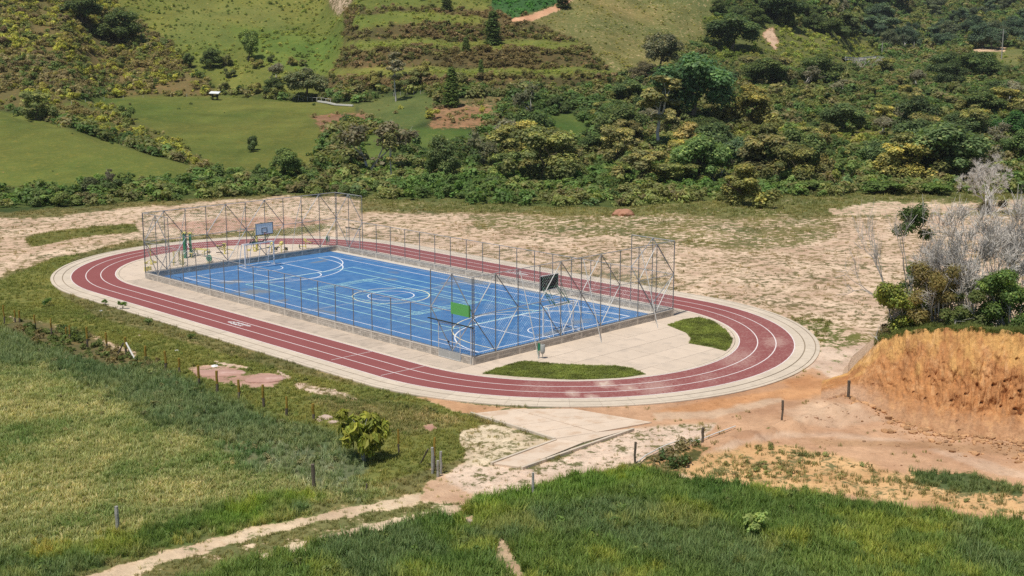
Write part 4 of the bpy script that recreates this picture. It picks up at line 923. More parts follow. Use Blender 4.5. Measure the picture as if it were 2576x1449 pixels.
# ================================================================== vegetation
def leaves(lobes, n, size, seed, up=.35, shell=.45, asp=1.6, droop=0., zmin=None, cvar=.26, ymix=.0, ycol=(1.95, 1.75, 1.5)):
    """leaf sized quads through the volume of ellipsoid lobes (x, y, z, rx, ry, rz)"""
    r = np.random.default_rng(seed); L_ = np.array(lobes, float); w = (L_[:, 3]*L_[:, 4]*L_[:, 5])**.67; w /= w.sum()
    k = r.choice(len(L_), n, p=w); d = r.normal(size=(n, 3)); d[:, 2] = d[:, 2]*.9+up*.5; d /= np.linalg.norm(d, axis=1)[:, None]
    rad = (shell+(1-shell)*r.random(n)**.6)*(1+.12*r.normal(size=n)); c = L_[k, :3]+d*L_[k, 3:]*rad[:, None]
    if zmin is not None: c[:, 2] = np.maximum(c[:, 2], zmin+r.random(n)*.1)
    nrm = d*1.0+r.normal(size=(n, 3))*.34; nrm[:, 2] += up*1.3; nrm /= np.linalg.norm(nrm, axis=1)[:, None]
    t = np.cross(nrm, r.normal(size=(n, 3)))
    if droop: t = t*(1-droop)+np.array((0, 0, -1.))*droop*1.5; t -= nrm*np.sum(t*nrm, 1)[:, None]
    t /= np.linalg.norm(t, axis=1)[:, None]; b = np.cross(nrm, t); s = size*(.6+.8*r.random(n))[:, None]
    V = np.stack([c-t*s*.5*asp**.5, c+b*s*.42/asp**.5*1.3, c+t*s*.5*asp**.5, c-b*s*.42/asp**.5*1.3], 1).reshape(-1, 3)
    lobec = 1+.22*(r.random((len(L_), 1))-.5)*2; tone = (1+cvar*(r.random((n, 1))-.45)*1.6)*lobec[k]
    hue = np.ones((n, 3)); hue[:, 0] += .25*(r.random(n)-.4); hue[:, 2] -= .1*r.random(n)
    if ymix:
        lm = r.random(len(L_)) < ymix; yy = (r.random(n) < (.15+.6*lm[k]))&(d[:, 2] > -.1); hue[yy] *= np.array(ycol)
    return V, np.repeat(np.clip(tone*hue, .2, 3), 4, 0)
def leafmesh(name, parts, mat):
    V = np.concatenate([p[0] for p in parts]); C = np.concatenate([p[1] for p in parts]); n = len(V)//4
    me = qmesh(name, V, np.arange(n*4).reshape(-1, 4), mat); attr(me, 'lv', 'FLOAT_COLOR', C[:len(me.vertices)]); return me
TWIGS = [0]
def limbs(mb, p, d, ln, r, depth, rnd, out, spread=.7, n=6, grow=0.72, up=.15, kids=(2, 3), seg=3):
    p = Vector(p); d = Vector(d).normalized()
    for i in range(seg):
        q = p+d*ln/seg; r2 = r*(1-.26/seg) ; mb.tube(p, q, r, max(3, n), r2, cap=False); p, r = q, r2
        d = (d+Vector((rnd.gauss(0, .12), rnd.gauss(0, .12), rnd.gauss(0, .08)+up*.3))).normalized()
    out.append(tuple(p))
    if depth <= 0:
        if TWIGS[0]:
            for k in range(TWIGS[0]):
                o = (d+Vector((rnd.gauss(0, .7), rnd.gauss(0, .7), rnd.gauss(.25, .5)))).normalized(); q = p-d*ln*rnd.random()*.8
                mb.tube(q, q+o*ln*rnd.uniform(.7, 1.6), max(r*.55, .009), 3, max(r*.25, .006), cap=False)
        return
    for k in range(rnd.randint(*kids)):
        a = rnd.uniform(0, 2*math.pi); o = d.orthogonal().normalized(); o.rotate(__import__('mathutils').Quaternion(d, a))
        limbs(mb, p, (d+o*spread*rnd.uniform(.6, 1.3)+Vector((0, 0, up))), ln*grow*rnd.uniform(.75, 1.15), r*.74, depth-1, rnd, out, spread, max(3, n-1), grow, up, kids, 2 if depth < 3 else seg)
PROTO = {}; TM = 2.5
def proto(kind, h, w, trunkmat, tb, crown_parts, leafm='leaf'):
    tm = tb.me('trunk', trunkmat) if tb and tb.V else None
    cm = leafmesh('crown', crown_parts, leafm) if crown_parts else None
    PROTO.setdefault(kind, []).append((h, w, tm, cm))
def lobeset(rnd, n, R, H0, H1, lr, flat=.8):
    L_ = []
    for i in range(n):
        a = rnd.uniform(0, 2*math.pi); q = R*math.sqrt(rnd.random()); z = rnd.uniform(H0, H1)
        fall = 1-.45*(q/R)**2 if R else 1; s = lr*rnd.uniform(.6, 1.25)
        L_.append((q*math.cos(a), q*math.sin(a), H0+(z-H0)*fall, s, s*rnd.uniform(.8, 1.2), s*flat))
    return L_
def make_protos():
    for v in range(3):      # round headed tree, 8 m
        rnd = random.Random(100+v); tb = MB(); tips = []
        limbs(tb, (0, 0, -.3), (rnd.uniform(-.15, .15), rnd.uniform(-.15, .15), 1), 2.6, .20, 3, rnd, tips, .75, 7)
        L_ = lobeset(rnd, 20, 2.6, 2.3, 6.9, 1.25, .9)+[(0, 0, 4.5, 2.0, 2.0, 2.0)]; proto('round', 8, 7.2, 'trunk', tb, [leaves(L_, 9000, .26, 10+v, up=.5, ymix=.12)])
    for v in range(3):      # vine hung mass, 7 m, crown to the ground, hollow sides
        rnd = random.Random(200+v); tb = MB(); tips = []
        limbs(tb, (0, 0, -.3), (0, 0, 1), 2.2, .18, 2, rnd, tips, .8, 6)
        L_ = lobeset(rnd, 12, 2.4, 3.2, 6.2, 1.05, .6)+[(rnd.uniform(-3, 3), rnd.uniform(-3, 3), rnd.uniform(.8, 2.6), rnd.uniform(.7, 1.2), rnd.uniform(.7, 1.2), rnd.uniform(.9, 1.7)) for _ in range(8)]
        proto('mass', 7, 7.4, 'trunk', tb, [leaves(L_, 8500, .25, 30+v, up=.6, ymix=.45)])
    for v in range(3):      # bush, 3 m
        rnd = random.Random(300+v); tb = MB()
        for _ in range(6): tb.tube((0, 0, -.2), (rnd.uniform(-1, 1), rnd.uniform(-1, 1), rnd.uniform(1.2, 2.2)), .04, 4, .015)
        L_ = lobeset(rnd, 9, 1.3, .6, 2.4, .62, .8); proto('bush', 3, 3.4, 'trunk', tb, [leaves(L_, 3000, .20, 50+v, up=.45, zmin=.02)])
    for v in range(2):      # tall slender, 12 m
        rnd = random.Random(400+v); tb = MB(); tips = []
        limbs(tb, (0, 0, -.3), (.05, 0, 1), 6.0, .17, 3, rnd, tips, .5, 7, .5, .3, (2, 3), 5)
        tb.tube((0, 0, 5.5), (.4, .2, 9.5), .10, 6, .04)
        L_ = [(t[0], t[1], t[2], .8, .8, .5) for t in tips[::2]]+lobeset(rnd, 6, 1.6, 6.8, 11, .85, .6); proto('tall', 12, 5, 'trunk_pale', tb, [leaves(L_, 2300, .32, 70+v, up=.5, ymix=.2)])
    rnd = random.Random(500); tb = MB().tube((0, 0, -.3), (0, 0, 7.6), .14, 6, .02)   # conifer 8 m
    L_ = []
    for i in range(70):
        z = .5+7.2*i/70; R = 1.5*(1-z/8.3)**.7*rnd.uniform(.55, 1.1); a = i*2.4; L_.append((R*.6*math.cos(a), R*.6*math.sin(a), z, .5+.2*R, .5+.2*R, .36))
    L_.append((0, 0, 7.7, .18, .18, .4)); proto('conifer', 8, 3.2, 'trunk', tb, [leaves(L_, 3800, .26, 90, up=.9, asp=2.6)])
    for v in range(3):      # leafless grey tree, 6 m, fine twigs
        TWIGS[0] = 4
        rnd = random.Random(600+v); tb = MB(); tips = []
        for q in range(3): limbs(tb, (0, 0, -.2), (rnd.uniform(-.6, .6), rnd.uniform(-.6, .6), 1), 1.7, .12, 5, rnd, tips, .62, 5, .74, .12, (2, 3), 2)
        zz = max(p[2] for p in tb.V); xx = max(abs(p[0]) for p in tb.V); proto('bare', zz, 2*xx*.85, 'twig', tb, None)
    TWIGS[0] = 3
    for v in range(2):      # half bare grey tree with thin grey green leaf, 6 m
        rnd = random.Random(700+v); tb = MB(); tips = []
        for q in range(2): limbs(tb, (0, 0, -.2), (rnd.uniform(-.5, .5), rnd.uniform(-.5, .5), 1), 1.7, .11, 4, rnd, tips, .65, 5, .75, .12, (2, 3), 2)
        zz = max(p[2] for p in tb.V); xx = max(abs(p[0]) for p in tb.V); L_ = [(t[0], t[1], t[2]-.1, .6, .6, .4) for t in tips[::2]]
        proto('thin', zz, 2*xx*.85, 'twig', tb, [leaves(L_, 2600, .24, 96+v, up=.5)])
    TWIGS[0] = 0
    rnd = random.Random(800)   # low arching shrub, wide, 2.4 m
    for v in range(2):
        L_ = lobeset(rnd, 12, 2.2, .5, 1.7, .65, .5); tb = MB().tube((0, 0, -.2), (.5, .2, 1.5), .05, 4, .02).tube((0, 0, -.2), (-.8, .2, 1.3), .05, 4, .02); proto('arch', 2.4, 5.4, 'trunk', tb, [leaves(L_, 2400, .24, 110+v, up=.8, asp=2.2, zmin=.02)])
make_protos()
def tree(kind, base, h, w, tint, label, cat='tree', group=None, v=None, rz=None):
    ps = PROTO[kind]; ph, pw, tm, cm = ps[random.randrange(len(ps)) if v is None else v % len(ps)]
    name = {'bush': 'shrub', 'arch': 'shrub', 'conifer': 'conifer_tree', 'bare': 'bare_tree', 'thin': 'thin_tree', 'tall': 'tall_tree'}.get(kind, 'leafy_tree')
    r = empty(name, tuple(base), random.uniform(0, 6.28) if rz is None else rz, label, cat, group); r.scale = (w/pw, w/pw, h/ph)
    if tm: obj('trunk', tm, r)
    if cm: o = obj('crown', cm, r); o.color = (*(min(.9, c*TM*q_) for c, q_ in zip(tint, (1.05, .92, 1.08))), 1)
    return r
def treepx(kind, fx, fb, ft, fw, tint, label, cat='tree', group=None, v=None, base=None):
    b = ground(fx, fb) if base is None else base; zc = float((np.array(b)-CAM) @ FW)
    return tree(kind, b, (fb-ft)*zc/FPX, fw*zc/FPX, tint, label, cat, group, v)
T_DK = (.052, .082, .026); T_GR = (.075, .118, .032); T_BR = (.055, .140, .040); T_OL = (.105, .118, .036); T_YL = (.175, .175, .060); T_GY = (.110, .120, .070); T_BN = (.115, .100, .040); T_BG = (.060, .105, .050)
SPEC = [
 ('conifer', 1137, 268, 168, 56, (.060,.100,.022), 'dark green pine on the red earth slope of the mid hill'),
 ('tall', 996, 252, 128, 66, T_GY, 'thin pale-trunked tree alone on the grassy crest before the terraces'),
 ('bush', 637, 378, 333, 44, T_DK, 'lone dark tree on the open green hill with its shadow'),
 ('round', 300, 104, 14, 118, T_DK, 'big dark round tree, lower of the pair on the upper left slope'),
 ('round', 208, 62, -22, 120, T_DK, 'big dark tree at the top edge, upper of the pair on the left'),
 ('round', 531, 172, 118, 62, T_DK, 'dark round tree above the red scar left of centre'),
 ('round', 476, 172, 128, 30, T_DK, 'small dark tree just left of the round one above the scar'),
 ('round', 625, 152, 62, 60, T_GR, 'green leaning tree in the gully above the shelter'),
 ('thin', 690, 215, 160, 70, T_GY, 'grey-green thin tree left of the white fence on the crest'),
 ('round', 770, 252, 165, 120, (.085,.110,.050), 'wide grey-green tree behind the white fence on the crest'),
 ('round', 690, 245, 195, 60, T_DK, 'dark tree between the shelter and the white fence'),
 ('mass', 90, 296, 215, 110, (.085,.115,.04), 'bushy olive tree at the left end of the green hill'),
 ('bush', 316, 300, 255, 44, T_GR, 'green shrub at the head of the scrub gully'),
 ('conifer', 1240, 112, 26, 58, (.050,.085,.022), 'tall dark cypress-like tree on the upper terrace'),
 ('conifer', 1415, 18, -30, 50, T_DK, 'dark tree at the top edge above the orange cut track'),
 ('conifer', 1124, 28, -18, 40, T_DK, 'dark tree at the top edge above the terraces'),
 ('conifer', 1172, 130, 92, 30, T_GR, 'small conifer left of the tall terrace cypress'),
 ('conifer', 1210, 190, 150, 22, T_GR, 'tiny conifer on the middle terrace'),
 ('thin', 1340, 300, 205, 82, (.075,.090,.045), 'grey-green leaning tree below the lowest terrace'),
 ('bush', 1402, 278, 232, 60, T_DK, 'dark shrub right of the grey-green leaning tree'),
 ('bush', 1282, 296, 268, 36, T_DK, 'small dark shrub left of the grey-green leaning tree'),
 ('bush', 945, 340, 320, 44, (.14,.16,.035), 'yellow-green shrub at the foot of the crest'),
 ('bush', 1090, 300, 270, 42, (.17,.19,.04), 'yellow-green shrub under the pine on bare earth'),
 ('thin', 925, 438, 300, 176, (.105,.110,.060), 'wide grey half-bare tree at the foot of the green hill'),
 ('round', 720, 452, 362, 92, (.075,.120,.035), 'round green tree at the field edge under the green hill'),
 ('bush', 652, 448, 405, 28, T_GR, 'narrow upright shrub left of the round field-edge tree'),
 ('tall', 985, 462, 322, 56, (.11,.13,.05), 'slim yellow-leafed tree right of the grey half-bare tree'),
 ('round', 1112, 452, 330, 100, (.060,.095,.032), 'dark leafy tree with black trunk gap in the middle of the edge'),
 ('thin', 1215, 430, 318, 100, (.080,.095,.045), 'grey-green thin tree behind the middle of the wood edge'),
 ('mass', 1362, 462, 300, 200, (.080,.105,.036), 'large vine-hung tree, yellow-topped, centre of the wood edge'),
 ('mass', 1280, 460, 370, 110, (.075,.110,.035), 'leafy tree leaning left of the large vine-hung one'),
 ('round', 1738, 312, 106, 226, (.045,.095,.036), 'largest bright green tree standing above the whole wood'),
 ('tall', 1652, 388, 188, 140, (.105,.120,.045), 'tall tree with bare white trunk in front of the wood'),
 ('mass', 1548, 418, 300, 120, (.105,.120,.045), 'yellow-flecked tree left of the white trunk'),
 ('mass', 1738, 408, 296, 140, (.125,.130,.050), 'rounded yellow-flowering tree right of the white trunk'),
 ('mass', 1925, 448, 296, 190, (.060,.080,.028), 'big dark tree with black hollow in its side'),
 ('round', 1862, 440, 330, 110, (.050,.090,.045), 'blue-green leafed tree left of the hollow dark tree'),
 ('mass', 2050, 440, 312, 100, (.085,.095,.035), 'brown-tipped tree right of the hollow dark tree'),
 ('mass', 1862, 518, 402, 170, (.100,.120,.038), 'low spreading tree pushed out furthest into the field'),
 ('mass', 1700, 470, 400, 150, (.095,.120,.040), 'yellow-green bush mass left of the spreading one'),
 ('mass', 1560, 452, 400, 110, (.080,.115,.035), 'green bush mass under the white trunk, left side'),
 ('arch', 2060, 480, 435, 150, (.070,.110,.028), 'low arching shrub, leftmost along the bare field edge'),
 ('arch', 2200, 488, 440, 170, (.062,.105,.026), 'low arching shrub, middle one along the bare field edge'),
 ('arch', 2330, 488, 445, 140, (.068,.115,.026), 'low arching shrub, rightmost before the grey bare tree'),
 ('round', 2552, 362, 268, 110, (.032,.085,.022), 'very dark round tree against the right edge'),
 ('mass', 2330, 400, 268, 130, (.085,.095,.034), 'dull brown-green tree inside the right of the wood'),
 ('mass', 2450, 372, 258, 120, (.080,.100,.034), 'olive tree left of the very dark round one'),
 ('round', 1925, 222, 135, 120, T_DK, 'dark spreading tree below the yellow spur'),
 ('round', 2060, 215, 130, 130, T_DK, 'wide dark tree under the far road, left part'),
 ('round', 1660, 178, 70, 110, (.07,.085,.045), 'grey-green round tree at the right pasture border'),
 ('round', 1620, 210, 150, 80, (.075,.080,.042), 'small brownish tree under the pasture border tree'),
 ('round', 1840, 128, 20, 150, (.040,.070,.025), 'dark tree on the ridge beside the high pasture'),
 ('round', 1960, 60, -30, 140, (.040,.070,.025), 'dark ridge tree at the top edge, right of the pasture'),
 ('mass', 2120, 90, 20, 120, (.055,.080,.030), 'olive tree crowning the right end of the spur'),
 ('bare', 2226, 190, 140, 76, T_GY, 'grey leafless tree below the far road'),
 ('bare', 2165, 182, 146, 56, T_GY, 'small grey leafless tree at the left end of the far road'),
 ('bush', 232, 486, 436, 62, (.055,.075,.030), 'dark shrub at the foot of the left mound'),
 ('thin', 288, 470, 418, 46, (.07,.075,.045), 'grey thin shrub on the lower left mound'),
 ('thin', 2112, 60, -10, 60, T_GY, 'grey far tree at the top right skyline'),
]
for q in SPEC: treepx(*q)

def uniform_px(n, poly, seed):
    r = np.random.default_rng(seed); a = np.array(poly, float); out = []
    while len(out) < n:
        x, y = r.uniform(a[:, 0].min(), a[:, 0].max()), r.uniform(a[:, 1].min(), a[:, 1].max())
        if poly_sd(np.array([x]), np.array([y]), poly)[0] > 0: out.append((x, y))
    return out
# trees of the wood that nothing tells apart: by kind
WOOD = [(1480,300),(1600,235),(1850,205),(2100,185),(2576,195),(2800,200),(2800,440),(2050,465),(1900,485),(1700,470),(1480,455),(1250,450),(1180,430),(1300,340)]
GEN = {'dark': ('round', [T_DK, (.045,.075,.028), (.055,.095,.030)], 'dark green round-headed tree inside the wood beyond the field'),
       'olive': ('mass', [T_OL, (.085,.105,.035), (.095,.110,.045)], 'olive vine-hung tree inside the wood beyond the field'),
       'shrub': ('bush', [T_GR, T_OL, (.080,.125,.035)], 'green shrub in the undergrowth of the wood beyond the field'),
       'grey': ('thin', [T_GY], 'grey-twigged thin tree inside the wood beyond the field')}
LM = {}
def relabel():
    names = {'largest bright': 'the largest bright green tree', 'bare white trunk': 'the tall white-trunked tree', 'large vine-hung': 'the large vine-hung tree', 'black hollow': 'the hollow dark tree', 'yellow-flowering': 'the yellow-flowering tree', 'blue-green leafed': 'the blue-green leafed tree', 'furthest into': 'the low spreading field-edge tree', 'very dark round tree against': 'the very dark right-edge tree', 'dull brown-green': 'the dull brown-green tree', 'black trunk gap': 'the black-gapped dark tree', 'leftmost along': 'the leftmost arching shrub', 'middle one along': 'the middle arching shrub', 'below the yellow spur': 'the dark tree below the spur', 'under the far road': 'the wide dark tree under the far road', 'below the far road': 'the grey leafless far tree', 'olive tree left of': 'the olive tree by the right edge', 'leaning tree below': 'the grey-green leaning tree', 'high pasture': 'the ridge tree by the high pasture', 'right end of the spur': 'the olive tree on the spur end', 'lower of the pair': 'the big dark slope tree', 'lone dark tree': 'the lone hill tree', 'thin pale-trunked': 'the thin pale crest tree', 'dark green pine': 'the dark green pine', 'above the red scar': 'the dark tree above the red scar', 'wide grey-green': 'the wide grey-green crest tree', 'round green tree at': 'the round field-edge tree', 'wide grey half-bare': 'the grey half-bare tree', 'foot of the left mound': 'the dark shrub on the left mound', 'right skyline': 'the grey skyline tree', 'left end of the green hill': 'the bushy olive tree by the scrub gully'}
    S = []; GN = []
    for o in COL.objects:
        if o.parent or 'label' not in o.keys() or o.type != 'EMPTY': continue
        p = np.array(o.location); zc = float((p-CAM) @ FW)
        if 'group' in o.keys() and o['category'] in ('tree', 'shrub') and zc > 120: GN.append((o, p, zc))
        else:
            for k, v in names.items():
                if k in o['label']: S.append((v, p, zc)); break
    LMK = [(n, p) for n, p, _ in S]+[('the white-roofed shelter', ground(541, 252)), ('the green-panelled court fence', ground(1000, 520)), ('the far utility pole', ground(2519, 150))]
    rows = {}
    for o, p, zc in GN:
        d = [(np.hypot(*(p[:2]-q[:2])), i) for i, (n, q) in enumerate(LMK)]; dist, i = min(d); q = LMK[i][1]; v = p[:2]-q[:2]; rr, ff = float(v @ RH), float(v @ FH)
        rel = ('right of' if rr > 0 else 'left of') if abs(rr) > abs(ff)*.6 else ('beyond' if ff > 0 else 'in front of')
        kind = {'dark trees of the wood': 'dark round-headed tree', 'vine-hung trees of the wood': 'olive vine-hung tree', 'shrubs of the wood': 'green undergrowth shrub', 'grey thin trees of the wood': 'grey-twigged thin tree', 'shrubs on the upper left slope': 'slope shrub', 'shrubs behind the green hill': 'thicket shrub', 'weedy shrubs along the platform edge': 'weedy shrub', 'trees of the far hillside': 'blue-green hillside tree', 'trees on the spur': 'dark spur tree'}.get(o['group'], 'tree')
        rows.setdefault((kind, rel, LMK[i][0]), []).append((dist, o))
    OR = ['nearest', 'second', 'third', 'fourth', 'fifth', 'sixth', 'seventh', 'eighth', 'ninth', 'tenth', 'eleventh', 'twelfth', 'thirteenth', 'fourteenth', 'fifteenth', 'sixteenth', 'seventeenth', 'eighteenth', 'nineteenth', 'twentieth']
    for (kind, rel, lm), L_ in rows.items():
        L_.sort(key=lambda t: t[0])
        for n, (d, o) in enumerate(L_): o['label'] = (f'{kind} just {rel} {lm}' if len(L_) == 1 else (OR[n] if n < 20 else 'far '+OR[n-20])+f' {kind} {rel} {lm}')
def generic():
    r = random.Random(11); pts = uniform_px(185, WOOD, 4)
    for x, y in sorted(pts, key=lambda p: p[1]):
        if abs(x-1652) < 48 and 372 < y < 455: continue
        k = r.choices(['dark', 'olive', 'shrub', 'grey'], [.20, .32, .36, .12])[0]; kind, tints, lab = GEN[k]
        b = ground(x, y); D = float((b-CAM) @ FW); hh = {'dark': (4.5, 9.5), 'olive': (3.5, 8.5), 'shrub': (1.8, 4.2), 'grey': (4, 7)}[k]; h = hh[0]+(hh[1]-hh[0])*r.random()**1.5
        t = r.choice(tints); f = r.uniform(.75, 1.3)
        tree(kind, b, h, h*r.uniform(1.0, 1.6), tuple(c*f for c in t), lab, 'tree' if k != 'shrub' else 'shrub', {'dark': 'dark trees of the wood', 'olive': 'vine-hung trees of the wood', 'shrub': 'shrubs of the wood', 'grey': 'grey thin trees of the wood'}[k])
    S_ = [(-60,0),(180,-20),(330,60),(430,150),(540,225),(120,255),(-60,262)]
    for x, y in uniform_px(26, S_, 8):
        h = r.uniform(1.6, 3.2); tree('bush', ground(x, y), h, h*1.3, r.choice([(.17,.175,.045), (.085,.105,.035), (.11,.095,.045)]), 'scattered shrub on the brown scrub slope at upper left', 'shrub', 'shrubs on the upper left slope')
    for x, y in uniform_px(22, [(560,150),(860,150),(1200,225),(880,240),(560,238)], 9):
        h = r.uniform(1.6, 3.4); tree('bush', ground(x, y), h, h*1.3, r.choice([(.14,.15,.045), (.07,.095,.032), (.10,.12,.04)]), 'shrub in the thicket behind the crest of the green hill', 'shrub', 'shrubs behind the green hill')
    for x, y in uniform_px(40, [(0,500),(560,462),(900,460),(1300,470),(1500,475),(1450,510),(1000,505),(560,490),(0,530)], 10):
        h = r.uniform(1.0, 2.2); tree('bush', ground(x, y), h, h*1.5, r.choice([(.075,.115,.035), (.06,.095,.032), (.09,.10,.04), (.10,.14,.04)]), 'weedy shrub in the band behind the far edge of the platform', 'shrub', 'weedy shrubs along the platform edge')
    F_ = [(1560,60),(1800,20),(2150,60),(2300,130),(2576,115),(2700,60),(2700,-60),(1900,-60),(1830,0)]
    for x, y in uniform_px(60, [(2140,-20),(2650,-20),(2650,120),(2400,135),(2250,140),(2180,110)], 12):
        h = r.uniform(6, 11); tree(r.choice(['round', 'mass', 'round', 'thin']), ground(x, y), h, h*r.uniform(1, 1.4), r.choice([(.045,.080,.045), (.040,.070,.038), (.06,.085,.045)]), 'blue-green tree on the wooded far hillside at upper right', 'tree', 'trees of the far hillside')
    for x, y in uniform_px(16, [(1780,30),(1900,70),(2140,110),(2100,60),(1980,0),(1850,-20)], 13):
        h = r.uniform(4, 7); tree('round', ground(x, y), h, h*1.25, r.choice([T_DK, (.05,.08,.03)]), 'dark tree on the spur between pasture and far hillside', 'tree', 'trees on the spur')
generic()
relabel()

# ---- bank trees, seen close
def near_leafy(name, base, lobes, n, size, tint, label, cat, seed, stems, group=None, **k):
    r = empty(name, base, 0, label, cat, group); rnd = random.Random(seed); tb = MB()
    for s in range(stems):
        l = lobes[rnd.randrange(len(lobes))]; q = Vector((rnd.uniform(-.4, .4), rnd.uniform(-.4, .4), -.3)); e = Vector(l[:3]); mid = (q+e)/2+Vector((rnd.gauss(0, .2), rnd.gauss(0, .2), .1))
        tb.tube(q, mid, .06, 6, .04).tube(mid, e, .04, 5, .015)
        for _ in range(3): tb.tube(mid, mid+Vector((rnd.gauss(0, .5), rnd.gauss(0, .5), rnd.uniform(0, .7))), .02, 4, .006)
    tb.o('stem', 'trunk_pale', r); o = obj('foliage', leafmesh('foliage', [leaves(lobes, n, size, seed, **k)], 'leaf'), r); o.color = (*(c*2.0 for c in tint), 1); return r
def bank_pt(fx, D):
    k = (fx-1288)/FPX/math.cos(PITCH*.8); x = CAM[0]+D*FH[0]+k*D*RH[0]; y = CAM[1]+D*FH[1]+k*D*RH[1]; return (x, y, max(0., float(bank_z(x, y)))-.05)
def lob(n, rx, ry, z0, z1, s, seed, flat=.85):
    rnd = random.Random(seed); return [(rnd.uniform(-rx, rx), rnd.uniform(-ry, ry), rnd.uniform(z0, z1), s*rnd.uniform(.7, 1.2), s*rnd.uniform(.7, 1.2), s*flat*rnd.uniform(.7, 1.2)) for _ in range(n)]
near_leafy('bank_shrub', bank_pt(2282, 73.6), lob(22, 1.5, 1.1, .3, 2.7, .6, 1), 12500, .125, (.125, .150, .035), 'yellow-green leafy bush on the left tip of the earth bank', 'bush', 21, 9, up=.5, cvar=.5, ymix=.3)
near_leafy('bank_shrub', bank_pt(2368, 71.6), lob(20, 1.35, 1.1, .4, 3.4, .58, 2), 11000, .095, (.125, .105, .040), 'brownish olive bush behind the edge of the earth bank', 'bush', 22, 9, up=.5, cvar=.4)
near_leafy('bank_shrub', bank_pt(2296, 75.2), lob(9, .8, .6, 6.2, 8.3, .5, 3)+lob(5, .6, .5, 3.0, 5.6, .4, 31), 4200, .11, (.050, .080, .025), 'slender dark green tree behind the white forked branches', 'tree', 23, 5, up=.5)
near_leafy('bank_shrub', bank_pt(2462, 70.5), lob(18, 1.2, 1.1, .3, 2.7, .55, 4), 9000, .11, (.075, .095, .032), 'dark olive bush on the bank, middle of the three right ones', 'bush', 24, 9, up=.5, cvar=.45)
near_leafy('bank_shrub', bank_pt(2560, 69.5), lob(22, 1.5, 1.2, .4, 3.7, .6, 5), 11000, .115, (.060, .095, .028), 'dense dark bush at the right edge on the bank', 'bush', 25, 10, up=.5, cvar=.45, ymix=.2)
near_leafy('bank_shrub', bank_pt(2700, 68.5), lob(20, 1.6, 1.2, .4, 3.4, .6, 15), 8000, .115, (.070, .100, .030), 'dense green bush just beyond the right edge on the bank', 'bush', 29, 9, up=.5, cvar=.45)
near_leafy('bank_shrub', bank_pt(2415, 69.6), lob(7, .8, .5, .15, .9, .33, 6), 2200, .10, (.085, .105, .035), 'low leafy weeds at the lip of the bank under the olive bushes', 'bush', 26, 5, up=.5)
near_leafy('bank_shrub', bank_pt(2236, 73.4), lob(4, .3, .3, .1, .7, .25, 7), 700, .09, (.12, .10, .05), 'small twiggy brown shrub at the very tip of the bank', 'bush', 27, 4, up=.5)
def bare_near(base, h, w, seed, label, lean=(0, 0), mat='twig', depth=6, starts=3, r0=.11, spread=.6, group=None):
    r = empty('bare_tree', base, 0, label, 'tree', group); rnd = random.Random(seed); tb = MB(); tips = []; TWIGS[0] = 8 if depth > 4 else 3
    for q in range(starts): limbs(tb, (rnd.uniform(-.2, .2), rnd.uniform(-.2, .2), -.3), (lean[0]+rnd.uniform(-.45, .45), lean[1]+rnd.uniform(-.45, .45), 1), 1.5, r0, depth, rnd, tips, spread, 6, .76, .10, (2, 3), 3)
    V = np.array(tb.V); sx = w/(V[:, 0].max()-V[:, 0].min()); sz = h/V[:, 2].max(); tb.V = [(a*sx, b*sx, c*sz) for a, b, c in tb.V]
    n = len(tb.F); me = tb.me('branches', mat); obj('branches', me, r); TWIGS[0] = 0; return r
bare_near(bank_pt(2500, 73.5), 11.6, 8.8, 31, 'big grey leafless tree crown on the right of the earth bank', depth=6, starts=3)
bare_near(bank_pt(2590, 72.5), 11.4, 7.6, 35, 'grey leafless tree cut by the right edge of the photo', depth=6, starts=2)
bare_near(bank_pt(2430, 73.5), 8.2, 5.0, 32, 'grey leafless tangle leaning left beside the big grey crown', lean=(-.5, .2), depth=6, starts=2)
bare_near(bank_pt(2296, 74.5), 8.6, 3.0, 33, 'white forked branches rising from the yellow-green bush', lean=(-.3, .3), mat='trunk_pale', depth=4, starts=2, r0=.075, spread=.42)
b_ = P(2482, 524, 0); bare_near(tuple(b_), 6.6, 8.0, 34, 'grey dome-shaped bare tree standing at the far field edge', depth=6, starts=4, r0=.12, spread=.75)
near_leafy('field_bush', tuple(P(2496, 535, 0)), lob(5, 1.3, 1.0, .3, 1.3, .6, 8), 1500, .2, (.07, .06, .035), 'dark brown thicket at the foot of the dome-shaped bare tree', 'bush', 28, 5)

hp = bpy.data.meshes.new('earth_heap'); _bm = __import__('bmesh').new(); __import__('bmesh').ops.create_icosphere(_bm, subdivisions=4, radius=1)
for v_ in _bm.verts:
    n_ = float(fbm(np.array([v_.co.x*2.0+v_.co.z]), np.array([v_.co.y*2.0+3]), 19, 3)[0]); v_.co *= .7+.6*n_; v_.co.z *= .45
_bm.to_mesh(hp); _bm.free(); M['redsoil'] = simple('red_soil', (.42, .215, .135), .95, .25, 3, bump=.6); hp.materials.append(M['redsoil'])
o = obj('earth_heap', hp, None, tuple(ground(1566, 540)), .4); o.scale = (1.6, 1.3, 1.3); tag(o, 'red-brown heap of earth at the far edge of the platform', 'earth heap')
